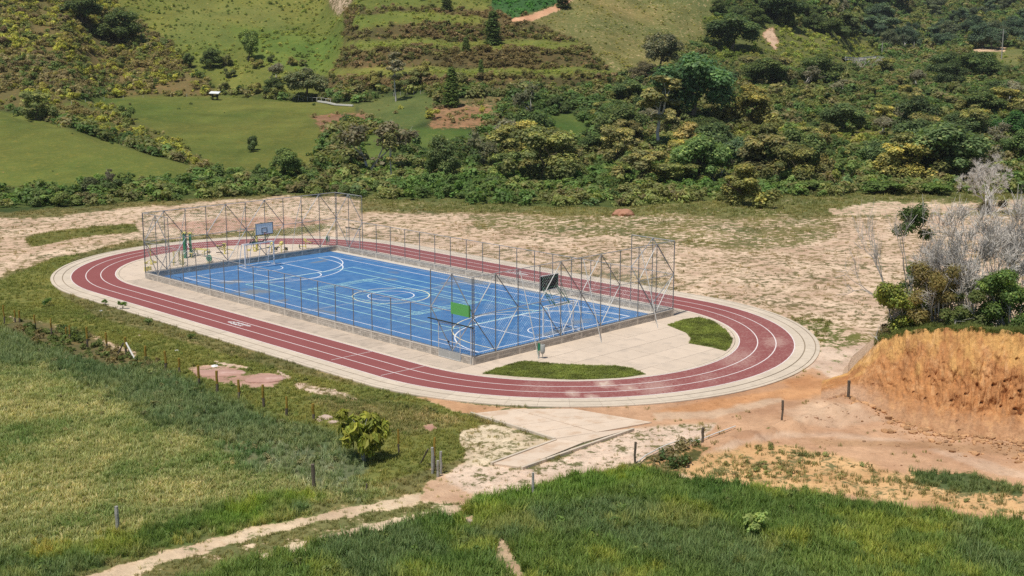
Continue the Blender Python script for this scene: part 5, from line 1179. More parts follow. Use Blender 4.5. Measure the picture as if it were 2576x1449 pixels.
# ---- young tree in the left meadow
yb = P(914, 1158, 0); yt = empty('young_tree', tuple(yb), 0, 'young tree with large drooping yellow-green leaves in the left meadow', 'tree')
mb = MB(); rnd = random.Random(44)
for q in range(4):
    d = Vector((rnd.uniform(-.35, .35), rnd.uniform(-.35, .35), 1.5)); mb.tube((rnd.uniform(-.1, .1), rnd.uniform(-.1, .1), -.1), d, .035, 6, .02).tube(d, d+Vector((rnd.uniform(-.4, .4), rnd.uniform(-.4, .4), .6)), .02, 5, .008)
mb.o('trunk', 'trunk_pale', yt)
o = obj('foliage', leafmesh('foliage', [leaves(lob(22, .92, .8, .95, 2.3, .34, 9), 1150, .29, 12, up=.3, asp=2.6, droop=.75, cvar=.5), leaves(lob(8, .6, .5, .3, .9, .3, 10), 500, .15, 13, droop=.5)], 'leaf'), yt); o.color = (.34, .37, .07, 1)
def plant(fx, fy, r_, h, tint, label, seed, n=260, size=.11, z=0.):
    p = P(fx, fy, z); e = empty('leafy_plant', tuple(p), 0, label, 'plant'); rnd = random.Random(seed); mb = MB()
    for q in range(5): mb.tube((0, 0, -.05), (rnd.uniform(-r_, r_)*.7, rnd.uniform(-r_, r_)*.7, h*.8), .012, 4, .005)
    mb.o('stem', 'trunk', e); o = obj('foliage', leafmesh('foliage', [leaves(lob(7, r_*.7, r_*.7, h*.35, h*.85, r_*.38, seed), n, size, seed, up=.7, asp=2.0)], 'leaf'), e); o.color = (*(c*1.5 for c in tint), 1)
plant(1900, 1345, .62, .85, (.26, .33, .11), 'pale green leafy plant standing in the dark long grass', 51, 330, .15)
plant(404, 925, .26, .45, (.2, .24, .08), 'pale leafed weed beside the pink rock slabs', 52, 130, .10)
plant(380, 945, .34, .5, (.25, .27, .12), 'pale weed against the row of yellow-topped posts', 53, 110, .10)
plant(309, 777, .30, .7, (.12, .19, .04), 'bright green weed against the left part of the track kerb', 54, 160, .12)
plant(265, 766, .24, .5, (.11, .18, .04), 'small green weed left of the taller one at the kerb', 55, 120, .10)
plant(374, 814, .35, .45, (.16, .22, .08), 'pale green weed in the grass below the track straight', 56, 150, .12)
plant(120, 770, .40, .6, (.08, .14, .03), 'dark green weed in the grass at far left', 57, 190, .12)
plant(480, 850, .30, .3, (.10, .15, .04), 'low green weed in the middle of the kerbside grass', 58, 120, .1)

# ------------------------------------------------------------------ posts
def fpost(fx, fb, ft, r, label, kind='yel', group=None, lean=(0, 0)):
    b = ground(fx, fb); zc = float((b-CAM) @ FW); h = (fb-ft)*zc/FPX/.97*(1.12 if kind == 'yel' else 1.04); rnd = random.Random(int(fx*7+fb))
    e = empty('fence_post', tuple(b), rnd.uniform(0, 6), label, 'fence post', group); mb = MB(); p = Vector((0, 0, -.2)); n = 4
    pts = [Vector((rnd.gauss(0, .012)+lean[0]*i/n, rnd.gauss(0, .012)+lean[1]*i/n, -.2+(h+.2)*i/n)) for i in range(n+1)]; rr = [r*rnd.uniform(.85, 1.15) for _ in pts]
    if kind == 'yel':
        for i in range(2): mb.tube(pts[i], pts[i+1], rr[i], 7, rr[i+1])
        mb.o('shaft', 'post_old', e); m2 = MB()
        for i in range(2, n): m2.tube(pts[i], pts[i+1], rr[i], 7, rr[i+1])
        m2.o('yellow_head', 'post_yel', e)
    else:
        for i in range(n): mb.tube(pts[i], pts[i+1], rr[i], 7, rr[i+1])
        mb.o('shaft', 'post_pale' if kind == 'pale' else 'post_old', e)
    return e
def F3(x, y): return (x*1000/2576/1.26708, (900+y*1000/2576)/1.26708)
YP = [((2573,1130),(2560,1005)),((2355,1090),(2335,950)),((2165,1030),(2155,865)),((1965,970),(1960,815)),((1785,905),(1770,740)),((1635,865),(1622,700)),((1475,740),(1468,628)),((1362,735),(1352,585)),((1198,660),(1192,535)),((1037,605),(1027,465)),((876,565),(873,425)),((718,535),(715,385)),((575,470),(565,360)),((545,455),(545,375)),((423,430),(420,310)),((290,380),(283,275)),((162,325),(158,240)),((125,330),(122,240)),((37,350),(35,205))]
for i, (b, t) in enumerate(YP):
    fb = F3(*b); ft = F3(*t); tight = ' '.join(['first', 'second', 'third', 'fourth', 'fifth', 'sixth', 'seventh', 'eighth', 'ninth', 'tenth', 'eleventh', 'twelfth', 'thirteenth', 'fourteenth', 'fifteenth', 'sixteenth', 'seventeenth', 'eighteenth', 'nineteenth'][i:i+1])
    fpost(fb[0], fb[1], ft[1], .072 if i < 12 else .06, f'yellow-headed post, {tight} from the young tree in its slanting row', 'yel', 'yellow-headed posts left of the track')
fpost(1003, 1146, 1090, .05, 'yellow-brown post right of the young tree', 'yel', 'posts near the young tree')
def brace(fx0, fy0, fx1, fy1, h1, r, mat, label):
    a = P(fx0, fy0, 0); z = h1; b = P(fx1, fy1, z); e = empty('post_brace', tuple(a), 0, label, 'brace'); MB().tube((0, 0, -.1), tuple(Vector(b)-Vector(a)), r, 7).o('pole', mat, e)
brace(*F3(955, 600), *F3(1012, 500), .85, .045, 'post_old', 'dark leaning pole on the left of the braced yellow post'); brace(*F3(1112, 628), *F3(1035, 495), .85, .055, 'wood_white', 'white leaning pole on the right of the braced yellow post')
brace(1055, 1166, 1077, 1130, .95, .04, 'post_old', 'dark pole leaning against the cluster of grey posts')
for fx, fb, ft, r, k, lab in ((297, 1342, 1278, .085, 'pale', 'thick grey post standing alone at the lower left'), (789, 1232, 1172, .085, 'old', 'thick dark grey post left of the dirt trail'), (1088, 1190, 1126, .07, 'pale', 'grey gate post, tallest of the cluster on the trail'), (1094, 1188, 1112, .05, 'yel', 'yellow-topped post inside the cluster on the trail'), (1102, 1200, 1160, .06, 'pale', 'short pale stump in front of the cluster on the trail'), (1109, 1190, 1135, .06, 'pale', 'grey post, right one of the cluster on the trail'),
    (1341, 1244, 1188, .06, 'pale', 'grey post in the long grass below the gravel'), (1597, 1163, 1110, .06, 'old', 'dark post at the top of the long grass'), (1767, 1123, 1086, .07, 'old', 'dark post in the brown weeds beside the orange ground'), (1967, 1068, 1020, .06, 'old', 'thin grey post in the middle of the orange ground'), (2133, 1006, 960, .085, 'old', 'thick grey post at the foot of the earth bank'), (922, 1235, 1215, .04, 'old', 'thin dark stub in the weeds left of the trail')):
    fpost(fx, fb, ft, r, lab, k)
# irrigation hose across the dirt
hz = [P(x_, y_, .10) for x_, y_ in ((1606, 1160), (1625, 1145), (1650, 1132), (1672, 1121), (1690, 1114), (1707, 1109), (1725, 1109), (1745, 1110), (1766, 1104), (1800, 1090), (1850, 1072))]
e = empty('hose', (0, 0, 0), 0, 'thin pale hose lying in a curve between two posts', 'hose'); MB().path([tuple(p) for p in hz], .032, 6).o('hose_line', 'wood_white', e)
# pale stones and lumps
def stone(fx, fy, s, label, mat='stone'):
    rnd = random.Random(int(fx+fy)); me = bpy.data.meshes.new('boulder'); bm = __import__('bmesh').new(); __import__('bmesh').ops.create_icosphere(bm, subdivisions=2, radius=1)
    for v in bm.verts: v.co = v.co*(1+rnd.uniform(-.25, .2)); v.co.z *= .5
    bm.to_mesh(me); bm.free(); me.materials.append(M[mat]); p = ground(fx, fy); o = obj('boulder', me, None, tuple(p), rnd.uniform(0, 6)); o.scale = (s, s*.8, s*.8); tag(o, label, 'rock')
stone(816, 1052, .42, 'pale pink boulder between two yellow-headed posts'); stone(838, 1064, .34, 'pink boulder left of the young tree'); stone(802, 1056, .25, 'small pink stone left of the pale boulder')
stone(540, 922, .25, 'small white stone on the larger pink slab', 'white'); stone(255, 781, .16, 'white scrap lying in the kerbside grass at left', 'white'); stone(445, 882, .16, 'white scrap in the grass above the pink slabs', 'white'); stone(352, 845, .14, 'pale pebble in the middle of the left grass')
stone(1176, 1312, .30, 'pale clod on the small bare spot in the long grass'); stone(1880, 1106, .2, 'dark red clod on the orange ground') if False else None

def slab_rock(fx, fy, sx, sy, rz, label):
    rnd = random.Random(int(fx)); bmh = __import__('bmesh'); me = bpy.data.meshes.new('rock_slab'); bm = bmh.new(); bmh.ops.create_icosphere(bm, subdivisions=4, radius=1)
    for v in bm.verts:
        n = float(fbm(np.array([v.co.x*1.4+fx]), np.array([v.co.y*1.4]), 9, 3)[0]); v.co.x *= .8+.5*n; v.co.y *= .75+.5*n; v.co.z = v.co.z*.16*(.6+n)
    bm.to_mesh(me); bm.free(); me.materials.append(M['pinkrock']); o = obj('rock_slab', me, None, tuple(ground(fx, fy)), rz); o.scale = (sx, sy, 1); tag(o, label, 'rock')
M['pinkrock'] = simple('pink_clay_rock', (.44, .265, .215), .95, .22, 1.6, bump=.6, stain=((.62, .46, .40), 1.4, .5, .72, .6))
slab_rock(556, 940, 1.55, .7, -.75, 'larger flat pink rock slab, the left one beside the yellow-headed posts'); slab_rock(668, 956, 1.15, .7, -.6, 'smaller domed pink rock slab right of the larger one')

# ------------------------------------------------------------------ far small things
sp = ground(541, 252); sh = empty('hill_shelter', tuple(sp), 0, 'small white-roofed shelter on dark posts on top of the green hill', 'shelter'); zc = float((sp-CAM) @ FW); u = zc/FPX
r3 = Vector((RH[0], RH[1], 0)); f3 = Vector((FH[0], FH[1], 0))
for a in (-6, 6):
    for b in (-.5, .5): MB().tube(tuple(r3*a*u+f3*b), tuple(r3*a*u+f3*b+Vector((0, 0, 17*u))), .10, 6).o('post', 'darkpost', sh)
MB().obox(tuple(Vector((0, 0, 18*u))), tuple(r3*12*u+Vector((0, 0, -.5*u))), tuple(f3*1.0+Vector((0, 0, .16))), (0, 0, .05)).o('roof', 'roofwhite', sh)
MB().obox(tuple(Vector((0, 0, 9*u))), tuple(r3*6*u), tuple(f3*.08), (0, 0, 2*u)).o('crossboard', 'darkpost', sh)
def rail_fence(pts, hpx, label, rails=2, mat='wood_white', name='rail_fence', th=.05):
    Q = [ground(*p) for p in pts]; e = empty(name, tuple(Q[0]), 0, label, 'fence'); o0 = Vector(Q[0]); zc = float((Q[0]-CAM) @ FW); h = hpx*zc/FPX
    for q in Q: MB().tube(tuple(Vector(q)-o0-Vector((0, 0, .2))), tuple(Vector(q)-o0+Vector((0, 0, h))), th, 5).o('post', mat, e)
    for k in range(rails):
        z = Vector((0, 0, h*(.95-.45*k)))
        MB().path([tuple(Vector(q)-o0+z) for q in Q], th*.7, 4).o('rail', mat, e)
rail_fence([(728+i*11.5, 252+i*.95) for i in range(10)], 11, 'white post fence on the crest right of the shelter', 1)
Q = [ground(800+i*22, 259+i*2.2) for i in range(5)]; e = empty('low_white_kerb', tuple(Q[0]), 0, 'long low white beam below the white post fence', 'beam')
MB().path([tuple(Vector(q)-Vector(Q[0])+Vector((0, 0, .25))) for q in Q], .22, 4).o('beam', 'wood_white', e)
rail_fence([(990+i*17, 241-i*.9) for i in range(8)], 10, 'thin post fence below the lowest terrace, left part', 0, 'wood_white', 'post_fence', .035); rail_fence([(1205+i*17, 234-i*.3) for i in range(9)], 10, 'thin post fence below the lowest terrace, right part', 0, 'wood_white', 'post_fence', .035)
rail_fence([(180, 262), (215, 255), (262, 250), (310, 246), (360, 245), (430, 244), (470, 244)], 9, 'sparse thin posts along the left crest of the green hill', 0, 'wood_white', 'post_fence', .04)
brace_b = ground(140, 268)
# far road, guard rail and poles
def far_road():
    e = empty('far_road', (0, 0, 0), 0, kind='structure'); q = [ground(x, y) for x, y in ((2120, 152), (2150, 151), (2200, 149), (2260, 148), (2320, 148), (2400, 149))]; V = []; F = []
    for i, p in enumerate(q):
        V += [tuple(np.array(p)+np.array((*(FH*-3), .35))), tuple(np.array(p)+np.array((*(FH*4), .9)))]
        if i: k = 2*i; F.append((k-2, k, k+1, k-1))
    V2 = [(v[0], v[1], v[2]-1.2) for v in V]; n = len(V); F += [(2*i, 2*i+n, 2*i+2+n, 2*i+2) for i in range(len(q)-1)]
    obj('road_surface', mesh('road_surface', V+V2, F, 'asphalt'), e)
    g = empty('guard_rail', tuple(q[1]), 0, 'pale guard rail along the far road', 'guard rail'); o0 = Vector(q[1])
    P_ = [Vector(p)-o0+Vector((*(FH*-3), 1.0)) for p in q]
    MB().path([tuple(p) for p in P_], .22, 4).o('rail', 'wood_white', g)
    for a, b in zip(P_, P_[1:]):
        for t in (0, .33, .66): c = a.lerp(b, t); MB().tube(tuple(c-Vector((0, 0, .9))), tuple(c), .1, 4).o('post', 'post_pale', g)
far_road()
def pole(fx, fb, ft, label, arm=True):
    b = ground(fx, fb); zc = float((b-CAM) @ FW); h = (fb-ft)*zc/FPX; e = empty('utility_pole', tuple(b), 0, label, 'utility pole'); MB().tube((0, 0, -.5), (0, 0, h), .20, 6, .13).o('pole', 'post_pale', e)
    if arm: MB().obox((0, 0, h*.9), tuple(r3*1.1), (0, .06, 0), (0, 0, .06)).o('crossarm', 'post_pale', e)
pole(2519, 150, 76, 'pale utility pole with crossarm beside the far clearing'); pole(2218, 142, 106, 'thin utility pole behind the far road', False); pole(2298, 138, 106, 'second thin pole right of the far grey tree', False)

# ================================================================== instanced ground cover
PC = {}
def clump(name, parts, mat): me = leafmesh(name, parts, mat); return bpy.data.objects.new(name, me)
def blades(n, h, w, spread, seed, bend=.5):
    r = np.random.default_rng(seed); V = []; C = []
    for i in range(n):
        a = r.uniform(0, 6.28); q = spread*math.sqrt(r.random()); x, y = q*math.cos(a), q*math.sin(a); hh = h*r.uniform(.55, 1.15); b = bend*hh*r.uniform(.2, 1.1); d = r.uniform(0, 6.28); dx, dy = math.cos(d), math.sin(d); sx, sy = -dy*w/2, dx*w/2
        p0 = (x, y, 0); p1 = (x+dx*b*.3, y+dy*b*.3, hh*.6); p2 = (x+dx*b, y+dy*b, hh)
        c = r.uniform(.7, 1.3); cc = (c*r.uniform(.9, 1.2), c, c*.9)
        V += [(p0[0]-sx, p0[1]-sy, 0), (p0[0]+sx, p0[1]+sy, 0), (p1[0]+sx, p1[1]+sy, p1[2]), (p1[0]-sx, p1[1]-sy, p1[2]), (p1[0]-sx, p1[1]-sy, p1[2]), (p1[0]+sx, p1[1]+sy, p1[2]), (p2[0]+sx*.15, p2[1]+sy*.15, p2[2]), (p2[0]-sx*.15, p2[1]-sy*.15, p2[2])]; C += [cc]*8
    return np.array(V), np.array(C)
def collection(name, obs):
    c = bpy.data.collections.new(name)
    for o in obs: c.objects.link(o)
    return c
COLLS = {
 'grass': collection('grass_tufts', [clump(f'grass_tuft_{i}', [blades(16, .22, .022, .16, 900+i, .8)], 'blade') for i in range(4)]),
 'long': collection('long_grass_tufts', [clump(f'long_grass_tuft_{i}', [blades(22, .55, .026, .20, 930+i, .75)], 'blade') for i in range(4)]),
 'weed': collection('weed_clumps', [clump(f'weed_clump_{i}', [leaves(lob(5, .2, .2, .12, .32, .16, 60+i), 70, .10, 960+i, up=.6, zmin=.01), blades(8, .4, .02, .2, 970+i, .6)], 'leafstuff') for i in range(3)]),
 'scrub': collection('scrub_clumps', [clump(f'scrub_clump_{i}', [leaves(lob(6, .42, .42, .15, .62, .30, 80+i), 150, .17, 980+i, up=.6, zmin=.01)], 'leafstuff') for i in range(4)]),
}
def clodmat():
    m, nt, b = newmat('loose_clods'); t = N(nt, 'ShaderNodeAttribute', attribute_name='tint'); t.attribute_type = 'INSTANCER'; g = N(nt, 'ShaderNodeNewGeometry'); n = noise(nt, 20, 3, .6, g.outputs['Position'])
    L(nt, mixc(nt, 1.0, t.outputs['Color'], mathn(nt, 'ADD', n.outputs[0], .5), 'MULTIPLY'), b.inputs['Base Color']); b.inputs['Roughness'].default_value = .95; return m
M['clod'] = clodmat()
def clodmesh(i):
    bmh = __import__('bmesh'); bm = bmh.new(); bmh.ops.create_icosphere(bm, subdivisions=1, radius=.1); rr = random.Random(i)
    for v in bm.verts: v.co *= rr.uniform(.6, 1.3); v.co.z *= .7
    me = bpy.data.meshes.new(f'clod_{i}'); bm.to_mesh(me); bm.free(); me.materials.append(M['clod']); return bpy.data.objects.new(f'clod_{i}', me)
COLLS['clod'] = collection('clods', [clodmesh(i) for i in range(5)])
CLOD = {'orange_zone': (.9, .3, 1.0, .85), 'orange_a': (.8, .3, .9, .85), 'gravel': (9, .25, .75, 1.15), 'bare_white': (1.5, .3, .8, 1.1), 'bare_r': (.55, .4, 1.3, 1.1), 'bare_l': (.5, .4, 1.3, 1.1), 'rubble': (5, .3, 1.4, 1.0), 'grass_o1': (2.0, .3, .9, 1.0), 'trail_a': (3, .3, .7, 1.0), 'trail_b': (2, .25, .6, 1.05), 'ruts_c': (1, .2, .6, .9), 'brown_e': (4, .4, 1.6, .8), 'weed_o3': (4, .4, 1.5, .8), 'pale_e': (9, .3, 1.3, 1.1), 'pale_c': (9, .3, 1.3, 1.1), 'pale_d': (9, .3, 1.3, 1.1), 'wire_dirt': (4, .3, 1., 1.1), 'sparse_h': (3, .2, .6, 1.05), 'bare_top': (.4, .5, 1.3, 1.1), 'bare_r_brown': (.8, .4, 1.2, .9)}
def scatter(name, coll, P3, rotz, tilt, scl, tint, label, cat='vegetation'):
    n = len(P3); me = bpy.data.meshes.new(name); me.vertices.add(n); me.vertices.foreach_set('co', np.ascontiguousarray(P3, dtype=np.float32).ravel())
    rot = np.zeros((n, 3)); rot[:, 0] = tilt[:, 0]; rot[:, 1] = tilt[:, 1]; rot[:, 2] = rotz
    attr(me, 'rot', 'FLOAT_VECTOR', rot); attr(me, 'scl', 'FLOAT_VECTOR', scl); attr(me, 'tint', 'FLOAT_COLOR', tint); attr(me, 'pick', 'INT', rng.integers(0, len(coll.objects), n))
    o = bpy.data.objects.new(name, me); COL.objects.link(o); tag(o, label, cat, None, 'stuff')
    ng = bpy.data.node_groups.new(name, 'GeometryNodeTree'); ng.interface.new_socket('Geometry', in_out='INPUT', socket_type='NodeSocketGeometry'); ng.interface.new_socket('Geometry', in_out='OUTPUT', socket_type='NodeSocketGeometry')
    gi = ng.nodes.new('NodeGroupInput'); go = ng.nodes.new('NodeGroupOutput'); ip = ng.nodes.new('GeometryNodeInstanceOnPoints'); ci = ng.nodes.new('GeometryNodeCollectionInfo')
    ci.inputs['Collection'].default_value = coll; ci.inputs['Separate Children'].default_value = True; ci.inputs['Reset Children'].default_value = True
    def na(nm, t):
        a = ng.nodes.new('GeometryNodeInputNamedAttribute'); a.data_type = t; a.inputs['Name'].default_value = nm; return a.outputs['Attribute']
    er = ng.nodes.new('FunctionNodeEulerToRotation'); lk = ng.links.new
    lk(na('rot', 'FLOAT_VECTOR'), er.inputs[0]); lk(gi.outputs[0], ip.inputs['Points']); lk(ci.outputs[0], ip.inputs['Instance']); ip.inputs['Pick Instance'].default_value = True
    lk(na('pick', 'INT'), ip.inputs['Instance Index']); lk(er.outputs[0], ip.inputs['Rotation']); lk(na('scl', 'FLOAT_VECTOR'), ip.inputs['Scale']); lk(ip.outputs[0], go.inputs[0])
    md = o.modifiers.new('scatter', 'NODES'); md.node_group = ng; return o
# zone -> (class, density per m2, scale lo, hi, tint multiplier, extra)
RULE = {
 'hill_left': ('scrub', 1.1, .8, 1.8, 'mix'), 'hill_mid': ('scrub', .45, .4, .9, 'yel'), 'meadow_hi': ('scrub', .22, .3, .7, 'yel'), 'terraces': ('scrub', 1.7, .6, 1.4, 'brown'), 'terrace_bright': ('scrub', .25, .5, 1.0, 'yel'), 'bench1': ('scrub', .8, .3, .6, 'yelb'), 'bench2': ('scrub', .8, .3, .6, 'yelb'), 'bench3': ('scrub', .8, .4, .8, 'yelb'),
 'pasture_r': ('scrub', .45, .25, .6, 'dry'), 'cane': ('scrub', .6, .8, 1.2, 'lush'), 'spur': ('scrub', .30, .7, 1.5, 'yel'), 'clear_r': ('scrub', .1, .6, 1.2, 'yel'), 'far': ('scrub', .75, 1.1, 2.4, 'wood'),
 'scrub_band': ('scrub', .9, .6, 1.3, 'mix'), 'green_hill': ('scrub', .004, .3, .6, 'dark'), 'mound_left': ('scrub', .008, .3, .6, 'dark'), 'crest_mid': ('scrub', .05, .4, .9, 'mix'), 'earth_slope': ('scrub', .14, .5, 1.0, 'mix'), 'earth_slope2': ('scrub', .20, .5, 1.1, 'mix'), 'earth_slope3': ('scrub', .22, .4, .9, 'mix'),
 'yellow_gap': ('scrub', .40, .8, 1.5, 'yel'), 'low_scrub': ('scrub', 1.3, .6, 1.7, 'green'), 'scar_top': ('scrub', .1, .4, .8, 'brown'),
 'platform': ('grass', 5, .8, 1.3, 'own'), 'strip_back': ('grass', 5, .8, 1.6, 'own'), 'bare_l': ('grass', .8, .7, 1.2, 'own'), 'bare_l_grass': ('grass', 4, .8, 1.4, 'own'), 'bare_l_grass2': ('grass', 2, .7, 1.2, 'own'), 'bare_r': ('grass', .8, .6, 1.2, 'own'), 'bare_r_grassy': ('grass', 2.0, .7, 1.3, 'own'), 'bare_r_brown': ('grass', 1.6, .7, 1.2, 'own'), 'tuft_r': ('grass', 4, .8, 1.4, 'own'), 'bare_white': ('grass', .3, .6, 1, 'own'),
 'left_grass': ('grass', 15, .6, 1.1, 'own'), 'field': ('grass', 17, .8, 1.4, 'dryown'), 'blue_band': ('long', 9, .7, 1.1, 'own'), 'blue_band2': ('long', 6, .6, 1.0, 'dryown'), 'wire_dirt': ('grass', 4, .6, 1.1, 'own'), 'brown_weed': ('weed', 5, .7, 1.3, 'mixn'), 'pale_e': ('grass', 3, .6, 1, 'own'), 'dry_f': ('grass', 13, .7, 1.2, 'dryown'), 'sparse_h': ('grass', 5, .5, .9, 'own'), 'gravel': ('grass', 2.2, .5, .9, 'own'),
 'trail_a': ('grass', 1, .5, .8, 'own'), 'trail_b': ('grass', 1.5, .5, .8, 'own'), 'trail_c': ('grass', 12, .5, .9, 'own'), 'trail_d': ('grass', 4, .5, .9, 'own'), 'lush_l': ('long', 13, .6, 1.0, 'own'), 'lush_l2': ('long', 16, .6, .95, 'own'), 'orange_zone': ('grass', .45, .6, 1.2, 'own'), 'grass_o1': ('grass', 4.5, .7, 1.4, 'own'), 'grass_o2': ('long', 8, .5, .9, 'own'), 'weed_o3': ('weed', 5, .8, 1.4, 'mixn'), 'lush_r': ('long', 17, .8, 1.25, 'own'), 'lush_r2': ('long', 17, .7, 1.1, 'own'), 'orange_edge': ('grass', .5, .6, 1, 'own'),
}
PAL = {'wood': [(.055,.085,.028), (.085,.100,.036), (.105,.110,.042), (.070,.110,.034), (.125,.115,.055), (.050,.075,.026), (.12,.13,.045)], 'mix': [(.135,.115,.050), (.110,.125,.040), (.200,.200,.045), (.160,.140,.070), (.075,.100,.032), (.12,.10,.05)], 'yelb': [(.16,.185,.045), (.14,.165,.04), (.185,.185,.055)], 'brown': [(.120,.095,.045), (.100,.085,.038), (.130,.125,.045), (.08,.09,.032), (.145,.110,.060)], 'yel': [(.155,.175,.042), (.125,.155,.038), (.19,.19,.055), (.10,.13,.035)], 'dry': [(.205,.190,.065), (.17,.17,.06), (.14,.15,.045)],
 'dark': [(.050,.075,.026), (.065,.090,.030), (.085,.100,.036), (.040,.065,.024), (.10,.105,.045)], 'green': [(.070,.115,.034), (.060,.090,.028), (.090,.130,.038), (.11,.115,.045), (.14,.155,.055), (.125,.11,.055), (.08,.12,.05)], 'lush': [(.05,.13,.04), (.06,.15,.04)], 'mixn': [(.10,.13,.04), (.16,.13,.06), (.075,.115,.04), (.20,.17,.09)]}
def bare_z(nm): return [z_[4] for z_ in Z if z_[0] == nm][0] > .3
def scatter_all():
    acc = {k: [] for k in COLLS}
    for (D0, D1, n) in ((40, 62, 120000), (62, 95, 150000), (95, 180, 150000), (180, 420, 150000), (420, 780, 40000)):
        area = (D1*D1-D0*D0)*.5*.94; D = np.sqrt(rng.uniform(D0*D0, D1*D1, n)); s = rng.uniform(-.47, .47, n)
        x = CAM[0]+D*FH[0]+s*D*RH[0]; y = CAM[1]+D*FH[1]+s*D*RH[1]; z = terrain(x, y); bare, soil, gr, idx, fx, fy = zones(x, y, z)
        cand = n/area
        yy = np.maximum(np.abs(y-20)-17.9, 0); rr = np.where(yy > 0, np.hypot(x-10, yy), np.abs(x-10)); off = rr < 17.5
        vis = (fx > -260) & (fx < 2836) & (fy > -120) & (fy < 1600) & ~off
        # keep clear of the path slabs and the bank
        dx = (fx > 1190) & (fx < 1640) & (fy > 1026) & (fy < 1178); inp = dx & ((poly_sd(fx, fy, [(1188,1038),(1290,1026),(1440,1026),(1645,1062),(1592,1080),(1312,1178),(1236,1166),(1396,1105)]) > -3)); vis &= ~inp
        Df, Dt, H = bank_profile(1288+s*FPX*math.cos(PITCH*.8)); vis &= ~((D > Df-.2) & (D < Dt+16) & (fx > 2085))
        if D1 <= 180:
            for nm, (dn_, lo_, hi_, br_) in CLOD.items():
                k = np.nonzero(vis & (idx == ZN.index(nm)))[0]; k = k[rng.random(len(k)) < dn_/cand*np.clip((fbm(x[k]/1.8, y[k]/1.8, 78, 2)-.3)*3, .1, 2.5)]
                if len(k): acc['clod'].append((np.stack([x[k], y[k], z[k]], 1), lo_+(hi_-lo_)*rng.random(len(k))**3, np.clip(soil[k]*br_*rng.uniform(.75, 1.15, (len(k), 1)), 0, .8)))
        if D1 <= 95:
            for nm, dn_, lo_, hi_, pal_ in (('lush_r', .9, .9, 2.0, 'green'), ('lush_l', .6, .8, 1.8, 'green'), ('field', .45, .6, 1.3, 'mixn'), ('blue_band', .8, .8, 1.8, 'mixn'), ('left_grass', .5, .5, 1.2, 'green'), ('blue_band2', 1.0, .7, 1.6, 'mixn'), ('dry_f', .6, .6, 1.3, 'mixn'), ('grass_o1', .8, .6, 1.3, 'mixn')):
                k = np.nonzero(vis & (idx == ZN.index(nm)))[0]; k = k[rng.random(len(k)) < dn_/cand*np.clip((fbm(x[k]/2.6, y[k]/2.6, 79, 3)-.42)*8, 0, 3)]
                if len(k): c = np.array(PAL[pal_]); acc['weed'].append((np.stack([x[k], y[k], z[k]], 1), rng.uniform(lo_, hi_, len(k))*.55, np.clip((c[rng.integers(0, len(c), len(k))]*.5+gr[k]*.5)*2.0*rng.uniform(.7, 1.3, (len(k), 1)), 0, .8)))
        for zi, nm in enumerate(ZN):
            if nm not in RULE: continue
            cl_, dens, lo, hi, pal = RULE[nm]; k = np.nonzero(vis & (idx == zi))[0]
            if D1 <= 180 and cl_ == 'grass' and D0 >= 95: dens = dens*.6
            if D0 < 95 and cl_ == 'grass': dens *= 1.9; lo, hi = lo*.8, hi*.85
            if cl_ == 'long': dens *= 2.0; lo, hi = lo*.70, hi*.78
            if nm == 'far' and D0 >= 420: dens *= .35; lo, hi = lo*1.6, hi*1.8
            if cl_ == 'scrub': dens *= 1.35
            if nm == 'far' and D0 < 180: continue
            pr = dens/cand; patch = fbm(x[k]/2.2, y[k]/2.2, 77, 2) if D0 < 180 else fbm(x[k]/9, y[k]/9, 77, 3); pr = pr*(np.clip((patch-.25)*2.2, .15, 2.2) if cl_ in ('scrub', 'weed') or bare_z(nm) else np.clip(.6+patch*.9, .6, 1.6))
            k = k[rng.random(len(k)) < pr]
            if not len(k): continue
            m_ = len(k); sc = rng.uniform(lo, hi, m_) if cl_ != 'scrub' else lo*.7+(hi*1.25-lo*.7)*rng.random(m_)**2.0
            if pal in PAL:
                c = np.array(PAL[pal]); cn = fbm(x[k]/14, y[k]/14, 88, 2); ci = np.clip(((cn-.2)*1.6*len(c)+rng.normal(0, 1.0, m_)), 0, len(c)-1).astype(int); t = c[ci]
            else:
                t = gr[k]*1.05
                if pal == 'dryown':
                    dn = (fbm(x[k]/3.5, y[k]/3.5, 66, 3)-.5)[:, None]*2.4; dr = (rng.random(m_) < .28)[:, None]; dn = dn*1.6+(fbm(x[k]/1.3, y[k]/1.3, 65, 3)-.5)[:, None]*1.2; t = t*np.array((1.02, 1.10, 1.12))*(1+dn*np.array((.42, .26, .42))); t = np.where(dr, t*np.array((1.5, 1.38, 1.8)), t)
                else:
                    dn = (fbm(x[k]/3., y[k]/3., 67, 3)-.5)[:, None]*1.5; t = t*(1+dn*np.array((.6, .35, .4)))
                if cl_ == 'long' and 'lush' in nm:
                    q1 = sstep(.45, .62, fbm(x[k]/4.5, y[k]/4.5, 68, 3))[:, None]; q2 = sstep(.55, .7, fbm(x[k]/2.1, y[k]/2.1, 69, 3))[:, None]
                    t = t*(1-q1*.75)+np.array((.084, .124, .056))*q1*.75; t = t*(1+q2*np.array((.7, .35, .1))); sc = sc*(.7+.6*fbm(x[k]/1.7, y[k]/1.7, 70, 2))
            t = np.clip(t*rng.uniform(.80, 1.22, (m_, 1))*{'grass': 1.6, 'long': 1.95, 'weed': 1.6, 'scrub': 2.3}[cl_], .01, .9)
            acc[cl_].append((np.stack([x[k], y[k], z[k]-.02], 1), sc, t))
    # grass on the bank top
    n = 9000; fxr = rng.uniform(2200, 2800, n); v = rng.uniform(-.1, 9, n)**1.0; kk = (fxr-1288)/FPX/math.cos(PITCH*.8); Df, Dt, H = bank_profile(fxr); D = Dt+v
